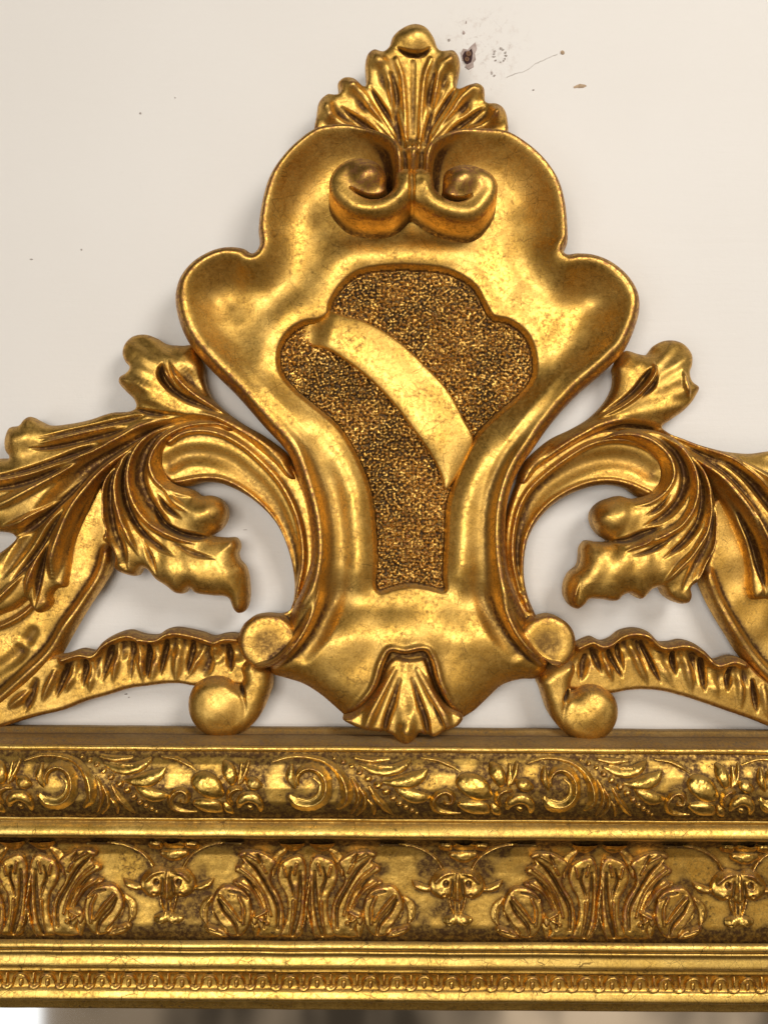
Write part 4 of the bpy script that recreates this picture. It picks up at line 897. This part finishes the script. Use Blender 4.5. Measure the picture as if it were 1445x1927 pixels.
def leaf_c(poly, spl, side):
    lobe = (392, 967) if side > 0 else (1150, 975)
    def h(X, Y, d):
        xm = X if side > 0 else 1532 - X; ym = Y if side > 0 else Y + 4
        H = 104 + edge(d, 38, 24) + edge(d, 9, 12) + 0*X
        H = blob(H, X, Y, lobe[0]-6, lobe[1], 58, 42, 13, 0, 'cos')
        H = H + 12*np.exp(-(((xm-370)/80)**2+((ym-1070)/38)**2)) - 8*smooth(420, 470, xm)
        H = H - 16*smooth(830, 790, Y)
        for k_, s_ in spl: stroke(H, X, Y, taper(s_, 1.6, 1.3), k_)
        th = np.arctan2(ym-860, xm-330); rr = np.hypot(ym-860, xm-330); H = H + 1.3*np.sin(th*30+rr*0.02)*smooth(90, 190, rr)
        H = 7*np.logaddexp(H/7, 62/7)
        return H + wob(X, Y, 1.2, 131) + vnoise(X, Y, 13, 303)*0.3 + vnoise(X, Y, 9, 132)*0.15
    return relief('curled_leaf', poly, h, 82, 46, M_GOLD, root, res=1.5, relr=6, relscale=9)
leaf_c(C_L, C_SPL, 1)
C_R = [(1120,836),(1150,815),(1189,806),(1237,810),(1270,825),(1302,854),(1327,890),(1344,938),(1347,986),(1344,1028),(1327,1063),(1315,1092),(1300,1106),(1302,1121),(1297,1134),(1282,1137),(1253,1121),(1244,1106),(1231,1108),(1208,1128),(1186,1117),(1175,1120),(1163,1131),(1130,1128),(1109,1129),(1102,1138),(1089,1147),(1078,1143),(1065,1124),(1064,1102),(1073,1080),(1090,1064),(1093,1050),(1095,1030),(1105,1018),(1125,1020),(1147,1019),(1128,1005),(1115,983),(1115,964),(1131,945),(1154,936),(1167,933),(1189,938),(1210,935),(1230,925),(1244,905),(1246,884),(1236,862),(1215,843),(1179,829),(1141,828)]
C_SPR = [
 ('cos', [(1140,818,4,3),(1185,818,6,6),(1225,835,6,7),(1252,862,6,8),(1260,895,6,8),(1245,925,6,7),(1215,945,6,5),(1190,952,5,3)]),
 ('cos', [(1200,812,5,-3),(1245,832,8,-9),(1275,865,9,-13),(1284,905,9,-13),(1270,945,8,-12),(1238,975,7,-9),(1205,990,5,-5)]),
 ('cos', [(1240,820,4,3),(1280,850,6,9),(1300,895,7,12),(1298,945,7,12),(1275,985,7,11),(1235,1010,7,10),(1190,1030,5,5)]),
 ('cos', [(1275,838,4,-3),(1306,880,6,-8),(1316,930,6,-10),(1308,980,6,-10),(1280,1020,6,-9),(1240,1050,5,-6)]),
 ('cos', [(1290,850,4,4),(1318,890,6,8),(1330,935,6,9),(1326,985,6,9),(1300,1035,6,8),(1262,1075,6,8),(1240,1100,5,5)]),
 ('cos', [(1330,925,4,-3),(1336,975,6,-8),(1325,1025,8,-10),(1300,1070,10,-10),(1278,1110,9,-6)]),
 ('cos', [(1342,940,3,5),(1345,985,4,8),(1338,1030,4,8),(1320,1070,4,7),(1300,1105,4,4)]),
 ('cos', [(1255,930,3,-4),(1235,955,4,-8),(1210,970,4,-6)]), ('cos', [(1240,990,4,-6),(1205,1004,6,-13),(1175,1016,6,-13),(1142,1019,5,-8)]),
 ('cos', [(1260,1010,3,-4),(1225,1032,4,-8),(1185,1045,4,-5)]), ('cos', [(1230,1005,4,4),(1205,1020,5,9),(1170,1036,5,5)]),
 ('cos', [(1080,1140,5,3),(1078,1118,5,7),(1085,1095,6,5)]),
]
leaf_c(C_R, C_SPR, -1)
print('leaf C', time.time()-T0)

# ---------------------------------------------------------------- fluted garlands with ball scrolls
def garland(top, poly, ball, flutes, seed):
    def h(X, Y, d):
        H = 62 + edge(d, 9, 16) + 0*X
        # rolled upper edge
        stroke(H, X, Y, [(a, b+9, 11, 13) for a, b in top], 'cos')
        stroke(H, X, Y, [(a, b+34, 22, -9) for a, b in top], 'cos')
        for f in flutes: stroke(H, X, Y, [(a_, b_, w_*1.35*(0.5 if i_ == len(f)-1 else 1), h_*1.1) for i_, (a_, b_, w_, h_) in enumerate(f)], 'cos')
        return H + wob(X, Y, 1.0, seed) + vnoise(X, Y, 9, seed+3)*0.15
    o = relief('garland', poly, h, 52, 34, M_GOLD, root, res=2.0, relscale=7)
    bx, by, r, stem = ball
    def hb(X, Y, d):
        q = np.sqrt((X-bx)**2+(Y-by)**2)/r
        A = 60 + 30*np.sqrt(np.clip(1-(1-np.clip(d/24, 0, 1))**2, 0, 1))
        Bq = 56 + 44*np.sqrt(np.clip(1-(q/1.04)**2, 0, 1))
        kk = 5.0; H = kk*np.logaddexp(A/kk, Bq/kk)
        sgn = 1 if bx < 700 else -1
        H = blob(H, X, Y, bx+sgn*r*0.86, by-r*0.72, 7, 20, -22, -0.5*sgn, 'cos')
        H = H - 6*np.exp(-((q-1.0)/0.08)**2)*np.exp(-((np.arctan2(Y-by, (X-bx)*sgn)+0.75)/0.7)**2)
        return H + wob(X, Y, 1.3, seed+5) + vnoise(X, Y, 15, seed+6)*0.5
    relief('ball_scroll', stem, hb, 80, 30, M_GOLD, o, res=1.8, relscale=9)
TOP_L = [(122,1231),(155,1221),(180,1224),(194,1208),(216,1194),(245,1186),(273,1194),(299,1194),(313,1185),(331,1181),(360,1185),(381,1190),(403,1197),(425,1192),(448,1193)]
GL = [(-75,1392),(-75,1330),(0,1300),(60,1255),(100,1232)] + TOP_L + [(470,1215),(490,1260),(485,1285),(440,1290),(363,1291),(342,1287),(313,1287),(281,1291),(245,1296),(202,1309),(166,1319),(122,1336),(72,1348),(0,1370)]
FL_L = []
for (x0, y0, x1, y1, w, h) in ((212,1215,196,1280,8,-13),(228,1212,216,1282,7,7),(252,1210,248,1278,6,-6),(264,1206,272,1280,7,9),(283,1212,280,1275,6,-14),(300,1215,288,1280,9,6),(316,1205,305,1268,6,-14),(340,1205,334,1280,10,8),(366,1205,356,1270,7,-12),
        (388,1218,352,1275,7,6),(410,1212,405,1240,12,10),(432,1215,436,1262,8,-12),(396,1240,386,1268,12,-9),(165,1240,160,1290,6,-10),(150,1240,128,1300,9,8),(130,1250,110,1310,7,-12),(108,1262,84,1318,8,8),(180,1240,172,1300,8,7),(72,1280,50,1340,9,-8),(60,1300,20,1330,9,8)):
    FL_L.append([(x0, y0, w*.7, h*.5), ((x0*2+x1)/3, (y0*2+y1)/3, w, h), ((x0+x1*2)/3, (y0+y1*2)/3, w, h*.8), (x1, y1, w*.6, h*.1)])
ST_L = [(470,1240),(505,1262),(510,1290),(500,1323),(486,1352),(461,1377),(432,1390),(408,1391),(380,1380),(362,1362),(353,1338),(353,1315),(364,1292),(384,1278),(407,1274),(430,1279),(446,1290),(455,1280),(452,1258)]
garland(TOP_L, GL, (408,1334,54,ST_L), FL_L, 141)
TOP_R = [(1086,1208),(1101,1201),(1111,1198),(1131,1206),(1148,1201),(1165,1188),(1192,1182),(1218,1188),(1239,1207),(1259,1208),(1279,1204),(1302,1209),(1323,1223),(1343,1241),(1359,1238),(1373,1234),(1395,1240)]
GR = [(1060,1240),(1075,1215)] + TOP_R + [(1430,1270),(1470,1300),(1520,1340),(1520,1400),(1480,1380),(1445,1367),(1410,1353),(1363,1337),(1323,1323),(1282,1310),(1245,1301),(1208,1298),(1178,1300),(1151,1305),(1090,1300),(1050,1290),(1045,1262)]
FL_R = []
for (x0, y0, x1, y1, w, h) in ((1112,1222,1130,1268,6,-8),(1128,1222,1150,1280,7,8),(1142,1222,1168,1274,6,-13),(1158,1210,1170,1262,6,-12),(1180,1206,1215,1285,9,8),(1204,1208,1240,1284,6,-14),(1196,1206,1215,1262,4,-6),(1222,1212,1262,1290,9,5),(1262,1222,1268,1270,6,-14),(1282,1222,1298,1298,10,8),
        (1300,1226,1310,1290,5,-5),(1316,1240,1322,1300,7,-14),(1330,1245,1345,1310,10,5),(1370,1258,1364,1300,6,-13),(1386,1256,1390,1330,9,7),(1412,1280,1420,1340,6,-13),(1100,1235,1090,1280,9,-10),(1430,1290,1440,1350,9,7)):
    FL_R.append([(x0, y0, w*.7, h*.5), ((x0*2+x1)/3, (y0*2+y1)/3, w, h), ((x0+x1*2)/3, (y0+y1*2)/3, w, h*.8), (x1, y1, w*.6, h*.1)])
ST_R = [(1058,1245),(1022,1268),(1014,1285),(1020,1300),(1027,1322),(1037,1348),(1057,1375),(1084,1395),(1111,1400),(1138,1389),(1158,1365),(1165,1338),(1161,1318),(1148,1303),(1130,1293),(1111,1290),(1094,1294),(1080,1304),(1076,1290),(1085,1262),(1080,1248)]
garland(TOP_R, GR, (1112,1345,53,ST_R), FL_R, 151)
print('garlands', time.time()-T0)

# small nail under the left ball scroll
def nail():
    V = []; n = 10
    for rr, z in ((3.4, 60), (3.4, 74), (2.2, 77)):
        for i in range(n):
            a = 2*math.pi*i/n; V.append(W(424+math.cos(a)*rr, 1391+math.sin(a)*rr, z, 70))
    V.append(W(424, 1391, 78, 70)); F = [[j*n+(i+1) % n, j*n+i, (j+1)*n+i, (j+1)*n+(i+1) % n] for j in range(2) for i in range(n)]
    emit('nail', V, [np.array(F), np.array([[2*n+(i+1) % n, 2*n+i, 3*n] for i in range(n)])], M_HOLE, root)
nail()
# ---------------------------------------------------------------- marks on the wall
def flake(name, cx, cy, pts, z, mat, parent, n=1):
    P = [(cx+a, cy+b) for a, b in pts]; V = [W(a, b, z, 0) for a, b in P] + [W(cx, cy, z+1.0, 0)] + [W(a, b, -2, 0) for a, b in P]
    k = len(P); F3 = np.array([[k, (i+1) % k, i] for i in range(k)]); F4 = np.array([[i, (i+1) % k, k+1+(i+1) % k, k+1+i] for i in range(k)])
    return emit(name, V, [F3, F4], mat, parent, smoothf=False)
def ragged(r, n, jit, rg, sx=1.0, sy=1.0):
    return [(math.cos(2*math.pi*i/n)*r*sx*(1+rg.uniform(-jit, jit)), math.sin(2*math.pi*i/n)*r*sy*(1+rg.uniform(-jit, jit))) for i in range(n)]
rg = random.Random(5)
hole = bpy.data.objects.new('screw_hole', None); COL.objects.link(hole); hl = W(881, 108, 0, 0); hole.location = hl; hole['_w'] = list(hl)
hole.empty_display_size = 0.01
hole['label'] = 'ragged old screw hole with brown plug in the cream wall, right of the gilt finial'; hole['category'] = 'screw hole'
flake('broken_plaster', 882, 106, [(-15,-6),(-11,-14),(-2,-12),(5,-20),(12,-26),(15,-14),(11,-5),(13,6),(8,12),(9,20),(0,25),(-7,20),(-4,12),(-12,8)], 1.4, M_PLASTER, hole)
flake('painted_cavity', 880, 107, [(-10,-2),(-6,-9),(2,-10),(7,-15),(9,-6),(8,4),(6,11),(-1,15),(-6,11),(-9,5)], 2.6, M_HOLE, hole)  # raised dark patch, the shade inside the hole painted as colour
def plug(cx, cy, r, zt):
    V = []; n = 16
    for rr, z in ((r, 1), (r, zt-1), (r*0.8, zt), (r*0.42, zt), (r*0.30, zt-2.5)):
        for i in range(n):
            a = 2*math.pi*i/n; V.append(W(cx+math.cos(a)*rr, cy+math.sin(a)*rr, z, 0))
    V.append(W(cx, cy, zt-3, 0)); F = []
    for j in range(4):
        for i in range(n): F.append([j*n+(i+1) % n, j*n+i, (j+1)*n+i, (j+1)*n+(i+1) % n])
    T = [[4*n+(i+1) % n, 4*n+i, 5*n] for i in range(n)]
    emit('plug', V, [np.array(F), np.array(T)], M_PLUG, hole)
plug(881, 103, 5.2, 6.0); plug(878, 113, 4.4, 5.6)
# ring of lifted paint and scattered chips belong to the wall
for i in range(13):
    a = 2*math.pi*i/13 + rg.uniform(-.12, .12)
    if i in (4, 9): continue
    flake('paint_flake', 940+math.cos(a)*11.5, 104+math.sin(a)*13, ragged(rg.uniform(1.0, 2.1), 6, .5, rg, 1.2, 0.9), 0.9, M_CHIPG, WALL)
for (x, y_, r, sx, mt) in ((1058,99,5,1.2,M_CHIP),(1092,162,6,2.1,M_CHIP),(1082,164,3,1.4,M_CHIP),(1003,169,2.6,1.2,M_CHIPG),(925,137,3.4,.9,M_CHIPG),(930,142,2.4,1,M_CHIPG),(872,62,4,.7,M_PLASTER),(845,75,3,1,M_CHIPG),(877,42,2.6,.6,M_PLASTER),
        (265,213,3,.9,M_CHIPG),(154,470,2.4,1.2,M_CHIPG),(60,488,2,2,M_CHIPG),(330,184,1.8,.8,M_CHIPG),(238,1306,2,2,M_CHIPG),(243,1312,1.8,1.2,M_CHIPG),(462,997,1.6,3.2,M_CHIPG)):
    flake('paint_chip', x, y_, ragged(r*0.75, 7, .45, rg, sx, 1/sx**.5), 0.8, mt, WALL)
def hairline(pts):
    C = spline(pts, 5); C = C + np.array([[rg.uniform(-.6, .6), rg.uniform(-.8, .8)] for _ in C]); V = []
    for i, (a, b) in enumerate(C):
        w = 0.38 + rg.uniform(-.2, .2); V += [W(a, b-w, 0.5, 0), W(a, b, 0.9, 0), W(a, b+w, 0.5, 0)]
    F = []
    for i in range(len(C)-1):
        for j in (0, 1): F.append([3*i+j, 3*i+3+j, 3*i+4+j, 3*i+1+j])
    emit('hairline_crack', V, [np.array(F)], M_HAIR, WALL)
hairline([(953,145),(972,138),(990,133),(1004,122),(1025,112),(1048,102)])
for o in bpy.data.objects:
    if '_w' in o: del o['_w']
tris = 0
for o in bpy.data.objects:
    if o.type == 'MESH': tris += len(o.data.polygons)*2
print('objects', len(bpy.data.objects), 'tris~', tris, 'time', time.time()-T0)
